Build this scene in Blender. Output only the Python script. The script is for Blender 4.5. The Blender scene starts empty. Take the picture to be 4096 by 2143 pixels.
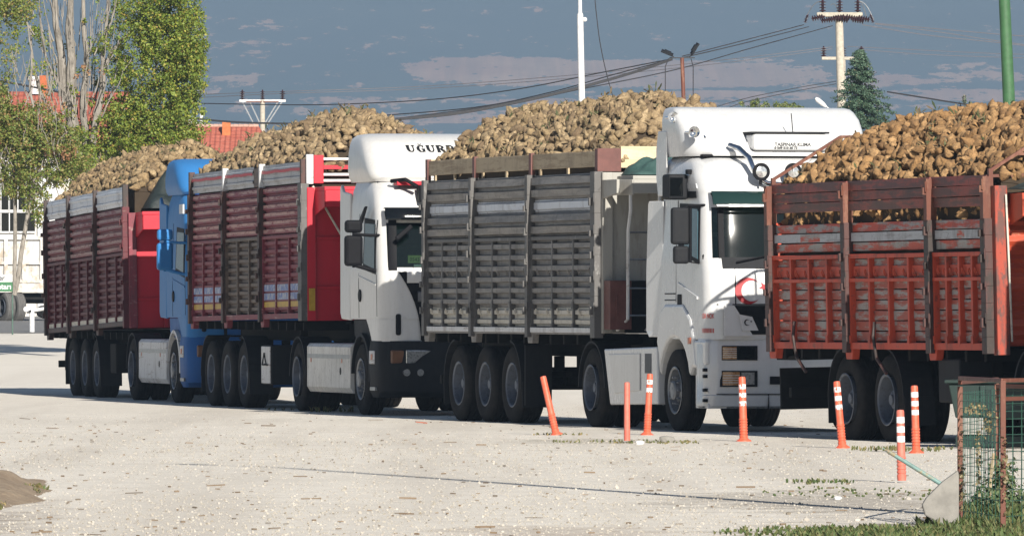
import bpy, math, random
import numpy as np
from mathutils import Vector, Matrix, noise as mnoise
R_ = math.radians
rnd = random.Random(7)
nrng = np.random.default_rng(11)
sc = bpy.context.scene
col = sc.collection

# ------------------------------------------------------------------ camera
F, YH, CX, H = 34000., 1215., 2048., 1.6      # focal length and horizon in photo pixels, eye height in metres
cam_d = bpy.data.cameras.new('camera'); cam = bpy.data.objects.new('camera', cam_d); col.objects.link(cam)
cam_d.sensor_width = 36.0; cam_d.lens = 36.0 * F / 4096.0
cam_d.clip_start = 1.0; cam_d.clip_end = 30000.0
cam.location = (0, 0, H)
cam.rotation_euler = (R_(90) + math.atan((YH - 1071.5) / F), 0, 0)
sc.camera = cam
# ------------------------------------------------------------------ light
SUN_AZ, SUN_EL = 16.6, 26.0                   # degrees right of straight behind the camera, elevation
w = bpy.data.worlds.new('World'); sc.world = w; w.use_nodes = True
nt = w.node_tree; nt.nodes.clear()
sky = nt.nodes.new('ShaderNodeTexSky'); sky.sky_type = 'NISHITA'; sky.sun_disc = False
sky.sun_elevation = R_(SUN_EL); sky.sun_rotation = R_(180 - SUN_AZ)
sky.air_density = 0.7; sky.dust_density = 0.3; sky.ozone_density = 1.0
bg = nt.nodes.new('ShaderNodeBackground'); bg.inputs[1].default_value = 0.05
wo = nt.nodes.new('ShaderNodeOutputWorld')
nt.links.new(sky.outputs[0], bg.inputs[0]); nt.links.new(bg.outputs[0], wo.inputs[0])
sd = bpy.data.lights.new('sun', 'SUN'); sd.energy = 5.0; sd.angle = R_(0.5); sd.color = (1.0, 0.95, 0.86)
so = bpy.data.objects.new('sun', sd); col.objects.link(so)
dirv = Vector((math.sin(R_(SUN_AZ)) * math.cos(R_(SUN_EL)), -math.cos(R_(SUN_AZ)) * math.cos(R_(SUN_EL)), math.sin(R_(SUN_EL))))
so.rotation_euler = dirv.to_track_quat('Z', 'Y').to_euler(); so.location = (30, -20, 60)
sc.view_settings.view_transform = 'Standard'; sc.view_settings.look = 'None'
sc.view_settings.exposure = 0.62; sc.view_settings.gamma = 1.0
sc.cycles.use_denoising = True
sc.cycles.max_bounces = 6; sc.cycles.diffuse_bounces = 1; sc.cycles.glossy_bounces = 3
sc.cycles.transparent_max_bounces = 8; sc.cycles.volume_bounces = 1
sc.cycles.sample_clamp_indirect = 6.0

# ------------------------------------------------------------------ helpers
def smooth(t): t = max(0., min(1., t)); return t * t * (3 - 2 * t)
def gz(x, y):                                  # ground height
    z = 1.2 * smooth((y - 140) / 170.0) * 1.0
    z += 0.02 * mnoise.noise(Vector((x * .13, y * .05, 0))) * min(1, max(0, abs(y - 150) / 300 + .3))
    return z
def W(x, y, D): return Vector(((x - CX) / F * D, D, H - (y - YH) / F * D))
def G(x, y):                                   # photo pixel on the flat yard -> ground point
    D = H * F / (y - YH); return Vector(((x - CX) / F * D, D, 0))
def tag(o, label=None, cat=None, group=None, kind=None):
    if label: o['label'] = label
    if cat: o['category'] = cat
    if group: o['group'] = group
    if kind: o['kind'] = kind
    return o
def thing(name, loc, rz, label, cat, group=None, tilt=(0, 0)):
    o = bpy.data.objects.new(name, None); col.objects.link(o)
    o.empty_display_size = .3
    o.location = loc; o.rotation_euler = (tilt[0], tilt[1], rz)
    return tag(o, label, cat, group)
def copy_tree(o, parent=None):
    c = o.copy(); col.objects.link(c); c.parent = parent
    for ch in list(o.children): copy_tree(ch, c)
    return c
class MB:
    def __init__(s): s.v = []; s.f = []
    def add(s, vs, fs):
        b = len(s.v); s.v += [tuple(p) for p in vs]; s.f += [tuple(b + i for i in q) for q in fs]; return s
    def box(s, x0, x1, y0, y1, z0, z1):
        return s.add([(x0,y0,z0),(x1,y0,z0),(x1,y1,z0),(x0,y1,z0),(x0,y0,z1),(x1,y0,z1),(x1,y1,z1),(x0,y1,z1)],
                     [(0,3,2,1),(4,5,6,7),(0,1,5,4),(1,2,6,5),(2,3,7,6),(3,0,4,7)])
    def obox(s, c, sx, sy, sz, M=None):
        M = M or Matrix.Identity(3); c = Vector(c)
        vs = [c + M @ Vector((a*sx/2, b*sy/2, d*sz/2)) for d in (-1,1) for a, b in ((-1,-1),(1,-1),(1,1),(-1,1))]
        return s.add(vs, [(0,3,2,1),(4,5,6,7),(0,1,5,4),(1,2,6,5),(2,3,7,6),(3,0,4,7)])
    def bar(s, p, q, wd, ht):                  # rectangular bar between two points
        p = Vector(p); q = Vector(q); d = q - p; L = d.length
        if L < 1e-6: return s
        x = d.normalized(); up = Vector((0,0,1)) if abs(x.z) < .95 else Vector((0,1,0))
        y = up.cross(x).normalized(); z = x.cross(y)
        return s.obox((p+q)/2, L, wd, ht, Matrix((x,y,z)).transposed())
    def tube(s, pts, r, n=8, caps=True):
        pts = [Vector(p) for p in pts]; m = len(pts)
        rs = r if isinstance(r, (list, tuple)) else [r]*m
        b = len(s.v); prev = None
        for i, p in enumerate(pts):
            t = (pts[min(i+1,m-1)] - pts[max(i-1,0)]).normalized()
            if prev is None:
                a = Vector((0,0,1)) if abs(t.z) < .9 else Vector((1,0,0))
                u = t.cross(a).normalized()
            else: u = (prev - t * prev.dot(t)).normalized()
            prev = u; vv = t.cross(u)
            for k in range(n):
                an = 2*math.pi*k/n
                s.v.append(tuple(p + (u*math.cos(an) + vv*math.sin(an))*rs[i]))
        for i in range(m-1):
            for k in range(n):
                k2 = (k+1) % n
                s.f.append((b+i*n+k, b+i*n+k2, b+(i+1)*n+k2, b+(i+1)*n+k))
        if caps:
            s.f.append(tuple(b+k for k in range(n))[::-1]); s.f.append(tuple(b+(m-1)*n+k for k in range(n)))
        return s
    def lathe(s, prof, c=(0,0,0), axis='z', n=24, close=False, cap=True):
        b = len(s.v); m = len(prof)
        for r, h in prof:
            for k in range(n):
                an = 2*math.pi*k/n; a, d = r*math.cos(an), r*math.sin(an)
                p = (a, d, h) if axis == 'z' else (a, h, d) if axis == 'y' else (h, a, d)
                s.v.append((p[0]+c[0], p[1]+c[1], p[2]+c[2]))
        for i in range(m if close else m-1):
            j = (i+1) % m
            for k in range(n):
                k2 = (k+1) % n; s.f.append((b+i*n+k, b+i*n+k2, b+j*n+k2, b+j*n+k))
        if not close and cap:
            if prof[0][0] > 1e-4: s.f.append(tuple(b+k for k in range(n))[::-1])
            if prof[-1][0] > 1e-4: s.f.append(tuple(b+(m-1)*n+k for k in range(n)))
        return s
    def prism(s, poly, a, b_, plane='xz'):
        def P(u, v_, h): return (u, h, v_) if plane == 'xz' else (u, v_, h) if plane == 'xy' else (h, u, v_)
        n = len(poly); vs = [P(u, v_, a) for u, v_ in poly] + [P(u, v_, b_) for u, v_ in poly]
        return s.add(vs, [tuple(range(n))[::-1], tuple(range(n, 2*n))] + [(i, (i+1) % n, n+(i+1) % n, n+i) for i in range(n)])
    def grid(s, P, closed=False):
        b = len(s.v); m = len(P); n = len(P[0])
        for row in P: s.v += [tuple(p) for p in row]
        for i in range(m-1):
            for k in range(n if closed else n-1):
                k2 = (k+1) % n; s.f.append((b+i*n+k, b+i*n+k2, b+(i+1)*n+k2, b+(i+1)*n+k))
        return s
    def build(s, name, mat, parent=None, sm=False, bev=0, loc=None, recalc=True):
        me = bpy.data.meshes.new(name); me.from_pydata(s.v, [], s.f)
        if recalc:
            import bmesh
            bm = bmesh.new(); bm.from_mesh(me); bmesh.ops.recalc_face_normals(bm, faces=bm.faces); bm.to_mesh(me); bm.free()
        me.materials.append(mat)
        if sm:
            me.polygons.foreach_set('use_smooth', [True]*len(me.polygons))
            try: me.set_sharp_from_angle(angle=R_(sm if sm is not True else 40))
            except Exception: pass
        o = bpy.data.objects.new(name, me); col.objects.link(o)
        if parent: o.parent = parent
        if loc: o.location = loc
        if bev:
            md = o.modifiers.new('bevel', 'BEVEL'); md.width = bev; md.segments = 2; md.limit_method = 'ANGLE'; md.angle_limit = R_(40)
        return o
def np_mesh(name, V, Fq, mats, parent=None, sm=True, midx=None):
    me = bpy.data.meshes.new(name); n = len(V); m, k = Fq.shape
    me.vertices.add(n); me.vertices.foreach_set('co', V.astype(np.float32).ravel())
    me.loops.add(m*k); me.loops.foreach_set('vertex_index', Fq.astype(np.int32).ravel())
    me.polygons.add(m); me.polygons.foreach_set('loop_start', np.arange(0, m*k, k, dtype=np.int32))
    try: me.polygons.foreach_set('loop_total', np.full(m, k, dtype=np.int32))
    except Exception: pass
    me.polygons.foreach_set('use_smooth', np.full(m, bool(sm)))
    for mt in mats: me.materials.append(mt)
    if midx is not None: me.polygons.foreach_set('material_index', midx.astype(np.int32))
    me.update(calc_edges=True); me.validate()
    o = bpy.data.objects.new(name, me); col.objects.link(o)
    if parent: o.parent = parent
    return o

# ------------------------------------------------------------------ materials
def lin(*c):
    return tuple(((x/255.)/12.92 if x/255. <= .04045 else ((x/255.+.055)/1.055)**2.4) for x in c) + (1.,)
class NT:
    def __init__(s, name):
        s.m = bpy.data.materials.new(name); s.m.use_nodes = True; s.t = s.m.node_tree; s.t.nodes.clear()
        s.out = s.n('OutputMaterial'); s.b = s.n('BsdfPrincipled'); s.L(s.b.outputs[0], s.out.inputs[0])
    def n(s, k): return s.t.nodes.new('ShaderNode'+k)
    def L(s, a, b): s.t.links.new(a, b)
    def setb(s, **k):
        for a, v in k.items():
            a = a.replace('_', ' ')
            if isinstance(v, bpy.types.NodeSocket): s.L(v, s.b.inputs[a])
            else: s.b.inputs[a].default_value = v
        return s
    def coord(s, kind='Object', scale=(1,1,1)):
        tc = s.n('TexCoord'); mp = s.n('Mapping'); mp.inputs['Scale'].default_value = scale
        s.L(tc.outputs[kind], mp.inputs[0]); return mp.outputs[0]
    def noise(s, vec, scale, detail=4, rough=.6, dist=0):
        t = s.n('TexNoise'); t.inputs['Scale'].default_value = scale; t.inputs['Detail'].default_value = detail
        t.inputs['Roughness'].default_value = rough; t.inputs['Distortion'].default_value = dist
        s.L(vec, t.inputs['Vector']); return t.outputs[0]
    def vor(s, vec, scale, out='Distance'):
        t = s.n('TexVoronoi'); t.inputs['Scale'].default_value = scale; s.L(vec, t.inputs['Vector']); return t.outputs[out]
    def ramp(s, fac, stops):
        r = s.n('ValToRGB'); e = r.color_ramp.elements
        while len(e) < len(stops): e.new(.5)
        for el, (p, c) in zip(e, stops):
            el.position = p; el.color = c if len(c) == 4 else tuple(c)+(1,)
        s.L(fac, r.inputs[0]); return r.outputs[0]
    def mix(s, fac, a, b, mode='MIX'):
        m = s.n('Mix'); m.data_type = 'RGBA'; m.blend_type = mode
        for sock, v in ((m.inputs[0], fac), (m.inputs[6], a), (m.inputs[7], b)):
            if isinstance(v, bpy.types.NodeSocket): s.L(v, sock)
            else: sock.default_value = v
        return m.outputs[2]
    def math(s, op, a, b=0.):
        m = s.n('Math'); m.operation = op
        for sock, v in ((m.inputs[0], a), (m.inputs[1], b)):
            if isinstance(v, bpy.types.NodeSocket): s.L(v, sock)
            else: sock.default_value = v
        return m.outputs[0]
    def bump(s, h, strength=.3, dist=.01):
        b = s.n('Bump'); b.inputs['Strength'].default_value = strength; b.inputs['Distance'].default_value = dist
        s.L(h, b.inputs['Height']); s.L(b.outputs[0], s.b.inputs['Normal']); return b
def step(a, b): return [(max(0, a), (0,0,0,1)), (min(1, b), (1,1,1,1))]
def paint(name, c, dirt=(.10,.085,.07,1), amt=.35, rough=.35, coat=.0, streak=True, metallic=0., fine=18, spec=.5):
    k = NT(name); v = k.coord('Object', (1,1,1)); vs = k.coord('Object', (6,6,1.2))
    n1 = k.noise(v, 1.7, 6, .7); n2 = k.noise(vs, 2.2, 5, .65); n3 = k.noise(v, fine, 3, .6)
    a = k.ramp(n2 if streak else n1, step(.45, .8)); b = k.ramp(n1, step(.4, .75)); d = k.ramp(n3, step(.58, .72))
    f = k.math('MULTIPLY', k.math('ADD', k.math('ADD', k.math('MULTIPLY', a, .55), k.math('MULTIPLY', b, .35)), k.math('MULTIPLY', d, .4)), amt)
    c2 = tuple(min(1, x*1.12) for x in c[:3]) + (1,)
    base = k.mix(k.ramp(n1, step(.3, .7)), c, c2)
    k.setb(Base_Color=k.mix(f, base, dirt), Roughness=k.math('ADD', k.math('MULTIPLY', f, .5), rough), Metallic=metallic, Coat_Weight=coat, Coat_Roughness=.08, Specular_IOR_Level=spec)
    return k.m
def peel(name, c, under, th=.52, sc_=(1,3,9), rough=.6, dark=(.05,.035,.03,1), bs=.25):
    """worn paint: colour c flaking off to an under colour, long along the boards, with dark grime"""
    k = NT(name); v = k.coord('Object', sc_); v2 = k.coord('Object')
    n1 = k.noise(v, 1.6, 8, .72); n2 = k.noise(v2, 14, 5, .7); n3 = k.noise(k.coord('Object', (1, 1, .3)), 5, 6, .7)
    f = k.ramp(n1, step(th-.03, th+.05)); g = k.ramp(n3, step(.5, .72)); h = k.ramp(n2, step(.6, .7))
    b1 = k.mix(f, c, under); b2 = k.mix(k.math('MULTIPLY', g, .6), b1, dark); b3 = k.mix(k.math('MULTIPLY', h, .7), b2, dark)
    k.setb(Base_Color=b3, Roughness=rough); k.bump(n1, bs, .01); return k.m
def plain(name, c, rough=.5, metallic=0., **kw):
    k = NT(name); v = k.coord('Object'); n = k.noise(v, 9, 4, .6)
    lo = tuple(x*.75 for x in c[:3])+(1,)
    k.setb(Base_Color=k.mix(k.ramp(n, step(.35, .65)), lo, c), Roughness=rough, Metallic=metallic, **kw); return k.m
M = {}
M['white'] = paint('white_paint', (.62,.62,.62,1), dirt=(.28,.26,.23,1), amt=.34, rough=.22, coat=.4)
M['white_dirty'] = paint('dusty_white_paint', (.64,.63,.61,1), dirt=(.34,.30,.26,1), amt=.35, rough=.3, coat=.25)
M['white_skirt'] = paint('dirty_white_skirt', (.62,.61,.58,1), dirt=(.16,.14,.12,1), amt=.8, rough=.4, coat=.1)
M['blue'] = paint('blue_paint', (.036,.18,.44,1), dirt=(.08,.15,.28,1), amt=.25, rough=.4, coat=.0, spec=.12)
M['blue_low'] = paint('dusty_blue_paint', (.022,.11,.34,1), dirt=(.06,.09,.16,1), amt=.45, rough=.45, coat=.0, spec=.12)
M['red'] = paint('red_paint', (.46,.004,.020,1), dirt=(.2,.012,.02,1), amt=.3, rough=.45, coat=.05)
M['maroon'] = peel('worn_maroon_paint', (.20,.030,.045,1), (.38,.24,.22,1), th=.60, dark=(.05,.03,.035,1))
M['maroon_dark'] = peel('grimy_maroon_paint', (.10,.012,.018,1), (.15,.075,.06,1), th=.62, dark=(.03,.02,.02,1))
M['post_dark'] = peel('rusty_dark_steel', (.075,.030,.025,1), (.035,.024,.02,1), th=.5, sc_=(4,4,1.5))
M['brown_plank'] = peel('bare_brown_plank', (.14,.10,.075,1), (.07,.05,.04,1), th=.52)
M['alu'] = peel('grey_aluminium_board', (.42,.43,.45,1), (.30,.29,.30,1), th=.55, dark=(.12,.11,.11,1), bs=.1, rough=.5)
M['alu_pale'] = peel('pale_aluminium_band', (.62,.65,.70,1), (.45,.46,.48,1), th=.6, dark=(.2,.18,.18,1), bs=.05, rough=.45)
M['gray'] = peel('dusty_grey_steel', (.19,.178,.168,1), (.255,.238,.22,1), th=.5, dark=(.06,.052,.046,1), bs=.12, rough=.6)
M['gray_post'] = peel('scuffed_grey_post', (.11,.104,.10,1), (.24,.23,.22,1), th=.60, sc_=(5,5,2), dark=(.05,.045,.04,1))
M['cream'] = peel('cream_patched_steel', (.58,.54,.46,1), (.38,.36,.33,1), th=.58, dark=(.2,.16,.12,1))
M['rail_white'] = peel('scuffed_white_rail', (.66,.66,.66,1), (.35,.30,.27,1), th=.6, dark=(.18,.14,.12,1))
M['orange'] = peel('worn_orange_paint', (.54,.066,.026,1), (.24,.085,.055,1), th=.60, sc_=(1.5,3,5), dark=(.07,.03,.02,1))
M['orange_plank'] = peel('peeling_orange_boards', (.50,.075,.038,1), (.33,.31,.29,1), th=.50, sc_=(.9,3,6), dark=(.10,.06,.05,1))
M['grey_plank'] = peel('grey_wood_with_orange_remains', (.33,.30,.28,1), (.36,.075,.045,1), th=.47, sc_=(1.2,3,7), dark=(.12,.09,.08,1))
M['orange_front'] = peel('orange_corrugated_wall_paint', (.44,.06,.022,1), (.42,.25,.16,1), th=.62, sc_=(1.5,2,5), dark=(.25,.06,.03,1))  # separate orange for the front wall and canopy
M['dark_board'] = peel('dark_stained_boards', (.10,.04,.034,1), (.24,.05,.035,1), th=.5, sc_=(.8,3,6), dark=(.035,.025,.025,1))
M['wood'] = peel('raw_plywood_board', (.42,.33,.21,1), (.30,.22,.13,1), th=.52, sc_=(.6,3,5), dark=(.14,.10,.06,1))
M['new_wood'] = peel('fresh_pale_wood', (.70,.56,.36,1), (.58,.45,.28,1), th=.5, sc_=(.6,.6,5), dark=(.45,.33,.2,1))
M['brown_steel'] = plain('brown_painted_steel', (.15,.055,.045,1), .6)
M['chassis'] = plain('dusty_black_chassis', (.014,.0135,.013,1), .85, Specular_IOR_Level=.15)
M['black'] = plain('black_plastic', (.008,.008,.010,1), .6, Specular_IOR_Level=.12)
M['black_dusty'] = paint('dusty_dark_grey_plastic', (.014,.015,.018,1), dirt=(.045,.042,.038,1), amt=.4, rough=.6, spec=.15)
M['slat_grey'] = plain('grey_slats', (.17,.17,.175,1), .55)  # even mid grey for the grille slats
M['grille'] = plain('dark_grey_grille', (.05,.052,.058,1), .5)
M['chrome'] = plain('polished_chrome', (.75,.76,.78,1), .08, 1.0)
M['steel'] = plain('dull_steel', (.32,.33,.34,1), .4, .7)
M['rim'] = paint('blue_grey_rim', (.13,.15,.19,1), dirt=(.05,.045,.04,1), amt=.9, rough=.45, metallic=.3)  # bluish tint of the reflected sky is put into the base colour
M['rim_light'] = paint('silver_rim', (.24,.25,.27,1), dirt=(.05,.045,.04,1), amt=.9, rough=.35, metallic=.5)
k = NT('dusty_rubber'); v = k.coord('Object'); k.setb(Base_Color=k.ramp(k.noise(v, 5, 6, .7), [(.3,(.010,.010,.011,1)),(.75,(.034,.031,.029,1))]), Roughness=.9, Specular_IOR_Level=.15); k.bump(k.noise(v, 40, 3), .3, .01); M['rubber'] = k.m
k = NT('green_tarpaulin'); v = k.coord('Object'); k.setb(Base_Color=k.ramp(k.noise(v, 3, 6, .7), [(.3,(.018,.055,.05,1)),(.7,(.05,.10,.09,1))]), Roughness=.7); k.bump(k.noise(v, 6, 5, .7), .5, .04); M['tarp'] = k.m
k = NT('dark_tarpaulin'); v = k.coord('Object'); k.setb(Base_Color=k.ramp(k.noise(v, 3, 6, .7), [(.3,(.010,.016,.016,1)),(.7,(.024,.034,.033,1))]), Roughness=.6); k.bump(k.noise(k.coord('Object',(1,3,6)), 3, 5, .7), .5, .04); M['tarp_dark'] = k.m
k = NT('tinted_windscreen'); k.setb(Base_Color=(.003,.008,.007,1), Roughness=.03, Specular_IOR_Level=.9)
tr = k.n('BsdfTransparent'); tr.inputs[0].default_value = (.45,.62,.56,1); mx = k.n('MixShader'); mx.inputs[0].default_value = .55
k.L(k.b.outputs[0], mx.inputs[2]); k.L(tr.outputs[0], mx.inputs[1]); k.L(mx.outputs[0], k.out.inputs[0]); M['glass'] = k.m
k = NT('dark_side_glass'); k.setb(Base_Color=(.004,.005,.006,1), Roughness=.06, Specular_IOR_Level=.35); M['glass_dark'] = k.m
k = NT('blue_side_glass'); k.setb(Base_Color=(.05,.11,.14,1), Roughness=.12, Specular_IOR_Level=.8); M['glass_blue'] = k.m
k = NT('green_sun_visor'); k.setb(Base_Color=(.012,.032,.027,1), Roughness=.1, Specular_IOR_Level=.7, Coat_Weight=.5); M['visor'] = k.m
k = NT('lamp_glass'); v = k.coord('Object'); k.setb(Base_Color=k.ramp(k.vor(v, 30), [(.1,(.35,.36,.36,1)),(.6,(.7,.7,.68,1))]), Roughness=.15, Metallic=.6, Coat_Weight=1.); M['lamp'] = k.m
k = NT('amber_lens'); v = k.coord('Object'); k.setb(Base_Color=k.ramp(k.vor(v, 40), [(.1,(.22,.08,.02,1)),(.6,(.34,.17,.06,1))]), Roughness=.25, Coat_Weight=.8); M['amber'] = k.m
M['amber_old'] = plain('dull_amber_lens', (.20,.095,.05,1), .3)
M['orange_lens'] = plain('orange_marker_lens', (.55,.12,.03,1), .3)
M['text_black'] = plain('black_lettering', (.012,.012,.014,1), .5)
M['text_red'] = plain('red_lettering', (.60,.05,.03,1), .5)
M['emblem_red'] = plain('red_emblem_paint', (.42,.012,.02,1), .4)
M['yellow'] = plain('yellow_reflective_plate', (.55,.34,.03,1), .5)
M['blue_plate'] = peel('worn_blue_white_plate', (.16,.22,.45,1), (.42,.44,.52,1), th=.5, sc_=(6,6,6))
M['seat'] = plain('green_grey_seat_cloth', (.10,.17,.15,1), .9)
M['dash'] = plain('grey_dashboard', (.022,.023,.025,1), .8)
M['concrete'] = plain('pale_concrete', (.27,.255,.23,1), .9)
M['white_pole'] = plain('white_painted_steel', (.76,.76,.76,1), .4)
M['green_pole'] = plain('green_painted_steel', (.045,.13,.05,1), .6)
M['rust'] = peel('rusty_steel', (.13,.038,.020,1), (.20,.085,.05,1), th=.55, sc_=(3,3,1), dark=(.08,.03,.02,1))
M['wire'] = plain('dark_cable', (.03,.03,.035,1), .7)
M['wire_pale'] = plain('aluminium_conductor', (.14,.13,.14,1), .6)
M['insul'] = plain('brown_porcelain', (.035,.012,.015,1), .12)
# ------------------------------------------------------------------ truck frames
class TF:
    """line of a parked truck: u runs forward from the rear axle, v to its left; the visible side is v < 0"""
    def __init__(s, th, px, D, v=-1.23):
        t = R_(th); s.th = th; s.f = (math.sin(t), -math.cos(t)); s.l = (math.cos(t), math.sin(t)); s.rz = t - math.pi/2
        X = (px-CX)/F*D; s.o = (X - v*s.l[0], D - v*s.l[1])
    def side(s, x, y, v=-1.25):
        k = (x-CX)/F; a = (s.o[0]+v*s.l[0], s.o[1]+v*s.l[1])
        u = (k*a[1]-a[0])/(s.f[0]-k*s.f[1]); return u, H-(y-YH)/F*(a[1]+u*s.f[1])
    def front(s, x, y, u):
        k = (x-CX)/F; a = (s.o[0]+u*s.f[0], s.o[1]+u*s.f[1])
        v = (k*a[1]-a[0])/(s.l[0]-k*s.l[1]); return v, H-(y-YH)/F*(a[1]+v*s.l[1])
    def pos(s, u, v, z=0): return Vector((s.o[0]+u*s.f[0]+v*s.l[0], s.o[1]+u*s.f[1]+v*s.l[1], z))
TK = [None, TF(11.9,290,147.9), TF(13.2,841,133.7), TF(16.2,1830,116.5), TF(17.5,3556,98.6)]

# ------------------------------------------------------------------ wheels
def tyre_mb(R, wd, rb, n=40):
    h = wd/2; m = MB()
    prof = [(rb,-h*.80),(rb+.03,-h*.93),(R-.13,-h),(R-.045,-h*.93),(R-.008,-h*.80)]
    for q in (-.62,-.58,-.22,-.18,.18,.22,.58,.62):
        prof += [(R if (round(abs(q)*100) in (62,58,22,18)) else R, h*q)]
    tread = [(-.62,0),(-.60,1),(-.54,1),(-.52,0),(-.22,0),(-.20,1),(-.14,1),(-.12,0),(.12,0),(.14,1),(.20,1),(.22,0),(.52,0),(.54,1),(.60,1),(.62,0)]
    prof = prof[:5] + [(R - .014*g, h*q) for q, g in tread]
    prof += [(R-.008,h*.80),(R-.045,h*.93),(R-.13,h),(rb+.03,h*.93),(rb,h*.80)]
    return m.lathe(prof, axis='y', n=n, close=True)
def rim_front_mb(rb=.29):
    m = MB()
    m.lathe([(rb+.012,-.15),(rb,-.155),(rb-.02,-.14),(rb-.035,-.07),(.235,-.035),(.20,-.03),(.15,-.10),(.125,-.12),(.12,-.17),(.10,-.185),(0,-.185)], axis='y', n=32, cap=False)
    m.lathe([(rb+.012,.14),(rb-.02,.14),(rb-.04,-.05)], axis='y', n=32, cap=False)
    for i in range(10):
        a = 2*math.pi*i/10; m.lathe([(.018,-.10),(.018,-.155),(.012,-.165),(0,-.165)], c=(.17*math.cos(a),0,.17*math.sin(a)), axis='y', n=6)
    return m
def rim_deep_mb(rb=.29, hub=.11, dish=.02):
    m = MB()
    m.lathe([(rb+.012,-.165),(rb,-.17),(rb-.018,-.155),(rb-.03,-.05),(rb-.045,dish),(.22,dish+.03),(.17,dish+.03),(hub,dish),(hub,-.07),(hub-.02,-.085),(hub-.045,-.09),(hub-.05,-.11),(0,-.11)], axis='y', n=32, cap=False)
    m.lathe([(rb+.012,.14),(rb-.02,.14),(rb-.04,-.0)], axis='y', n=32, cap=False)
    for i in range(10):
        a = 2*math.pi*i/10; m.lathe([(.016,.03),(.016,-.01),(0,-.015)], c=(.165*math.cos(a),0,.165*math.sin(a)), axis='y', n=6)
    return m
_wproto = {}
def wheel(root, kind, x, side, zc=.515, rim='rim', R=.52):
    key = (kind, rim)
    if key not in _wproto:
        rm = (rim_front_mb() if kind == 'front' else rim_deep_mb(dish=.02 if kind == 'single' else .04))
        o = rm.build('wheel', M[rim], None, sm=35)
        wd = {'front': .30, 'single': .36, 'dual': .28}[kind]
        t = tyre_mb(R, wd, .285).build('tyre', M['rubber'], o, sm=50)
        if kind == 'dual':
            t2 = t.copy(); col.objects.link(t2); t2.parent = o; t2.location = (0, .32, 0)
        _wproto[key] = o; fresh = True
    else:
        o = copy_tree(_wproto[key]); fresh = False
    o.parent = root
    yo = {'front': 1.08, 'single': 1.05, 'dual': 1.09}[kind]
    o.location = (x, side*yo, zc); o.rotation_euler = (0, (x*7.3) % 6.28, math.pi if side > 0 else 0)
    return o

# ------------------------------------------------------------------ trailer
def shear(mb, b, u0=0):
    mb.v = [(x, y, z + b*(x-u0)) for x, y, z in mb.v]; return mb
def ridge_panel(u0, u1, z0, z1, n, d, Wd, bulge=.02, seed=0, nu=10, low=.12, high=.55):
    """horizontally ribbed sheet, outer face towards -y, closed at the back"""
    m = MB(); h = (z1-z0)/n; prof = []
    for i in range(n):
        b = z0+i*h
        prof += [(b,0),(b+low*h,0),(b+(low+.1)*h,-d),(b+(low+.1+high)*h,-d),(b+(low+.2+high)*h,0)]
    prof += [(z1,0)]
    r = random.Random(seed); ph = r.random()*9
    P = []
    for z, y in prof:
        row = []
        for k in range(nu+1):
            t = k/nu; u = u0+(u1-u0)*t
            bl = bulge*math.sin(math.pi*t)*math.sin(math.pi*(z-z0)/(z1-z0)) + .004*mnoise.noise(Vector((u*2+ph, z*4, seed)))
            row.append((u, -Wd+y-bl, z+.006*mnoise.noise(Vector((u*1.3+ph, z*2, 3)))))
        P.append(row)
    m.grid(P)
    m.add([(u0,-Wd+.04,z0),(u1,-Wd+.04,z0),(u1,-Wd+.04,z1),(u0,-Wd+.04,z1)], [(0,1,2,3)])
    m.add([(u0,-Wd,z1),(u1,-Wd,z1),(u1,-Wd+.04,z1),(u0,-Wd+.04,z1),(u0,-Wd,z0),(u1,-Wd,z0),(u1,-Wd+.04,z0),(u0,-Wd+.04,z0)], [(0,1,2,3),(4,5,6,7)])
    return m
def plank_panel(u0, u1, z0, z1, n, Wd, bulge=.015, seed=0, gap=.012, nu=8, wob=.006):
    """flat horizontal boards with open seams, each slightly out of line"""
    m = MB(); h = (z1-z0)/n; r = random.Random(seed)
    for i in range(n):
        a = z0+i*h+gap/2; b = z0+(i+1)*h-gap/2; off = r.uniform(-wob, wob); tl = r.uniform(-.006, .006)
        P = []
        for z, yy in ((a,.03),(a,0),(a+.006,-.004),(b-.006,-.004),(b,0),(b,.03)):
            P.append([(u0+(u1-u0)*k/nu, -Wd+yy+off-bulge*math.sin(math.pi*k/nu)*math.sin(math.pi*(z-z0)/(z1-z0)), z+tl*(k/nu-.5)+.004*mnoise.noise(Vector((k*.9, i*3+seed, 1)))) for k in range(nu+1)])
        m.grid(P)
        for e, u in ((0,u0),(nu,u1)):
            m.add([P[j][e] for j in range(6)], [(0,1,2,3,4,5)])
    return m
def post_mb(u, z0, z1, wd, Wd, dep=.09, hinge=True, seed=0):
    m = MB(); r = random.Random(seed); n = 8
    for i in range(n):                           # slightly bent post
        za = z0+(z1-z0)*i/n; zb = z0+(z1-z0)*(i+1)/n; o1 = r.uniform(-.002,.002)
        m.box(u-wd/2+o1, u+wd/2+o1, -Wd-dep, -Wd+.03, za, zb-.0002)
    if hinge:
        z = z0+.35
        while z < z1-.1:
            s_ = r.uniform(.035,.055)
            m.obox((u+r.uniform(-.04,.04), -Wd-dep-.015, z), .05, .05, s_*2)
            m.lathe([(.012,-.06),(.012,.06)], c=(u+wd*.6, -Wd-dep-.01, z+.05), axis='z', n=6)
            z += r.uniform(.28,.42)
    return m
def rib_mb(u, z0, z1, Wd, wd=.055, dep=.06):
    m = MB(); m.box(u-wd/2, u+wd/2, -Wd-dep, -Wd+.01, z0, z1)
    m.prism([(u-wd*.7, z0-.05),(u+wd*.7, z0-.05),(u+wd*.55, z0+.04),(u-wd*.55, z0+.04)], -Wd-dep-.012, -Wd+.012)
    return m
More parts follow.
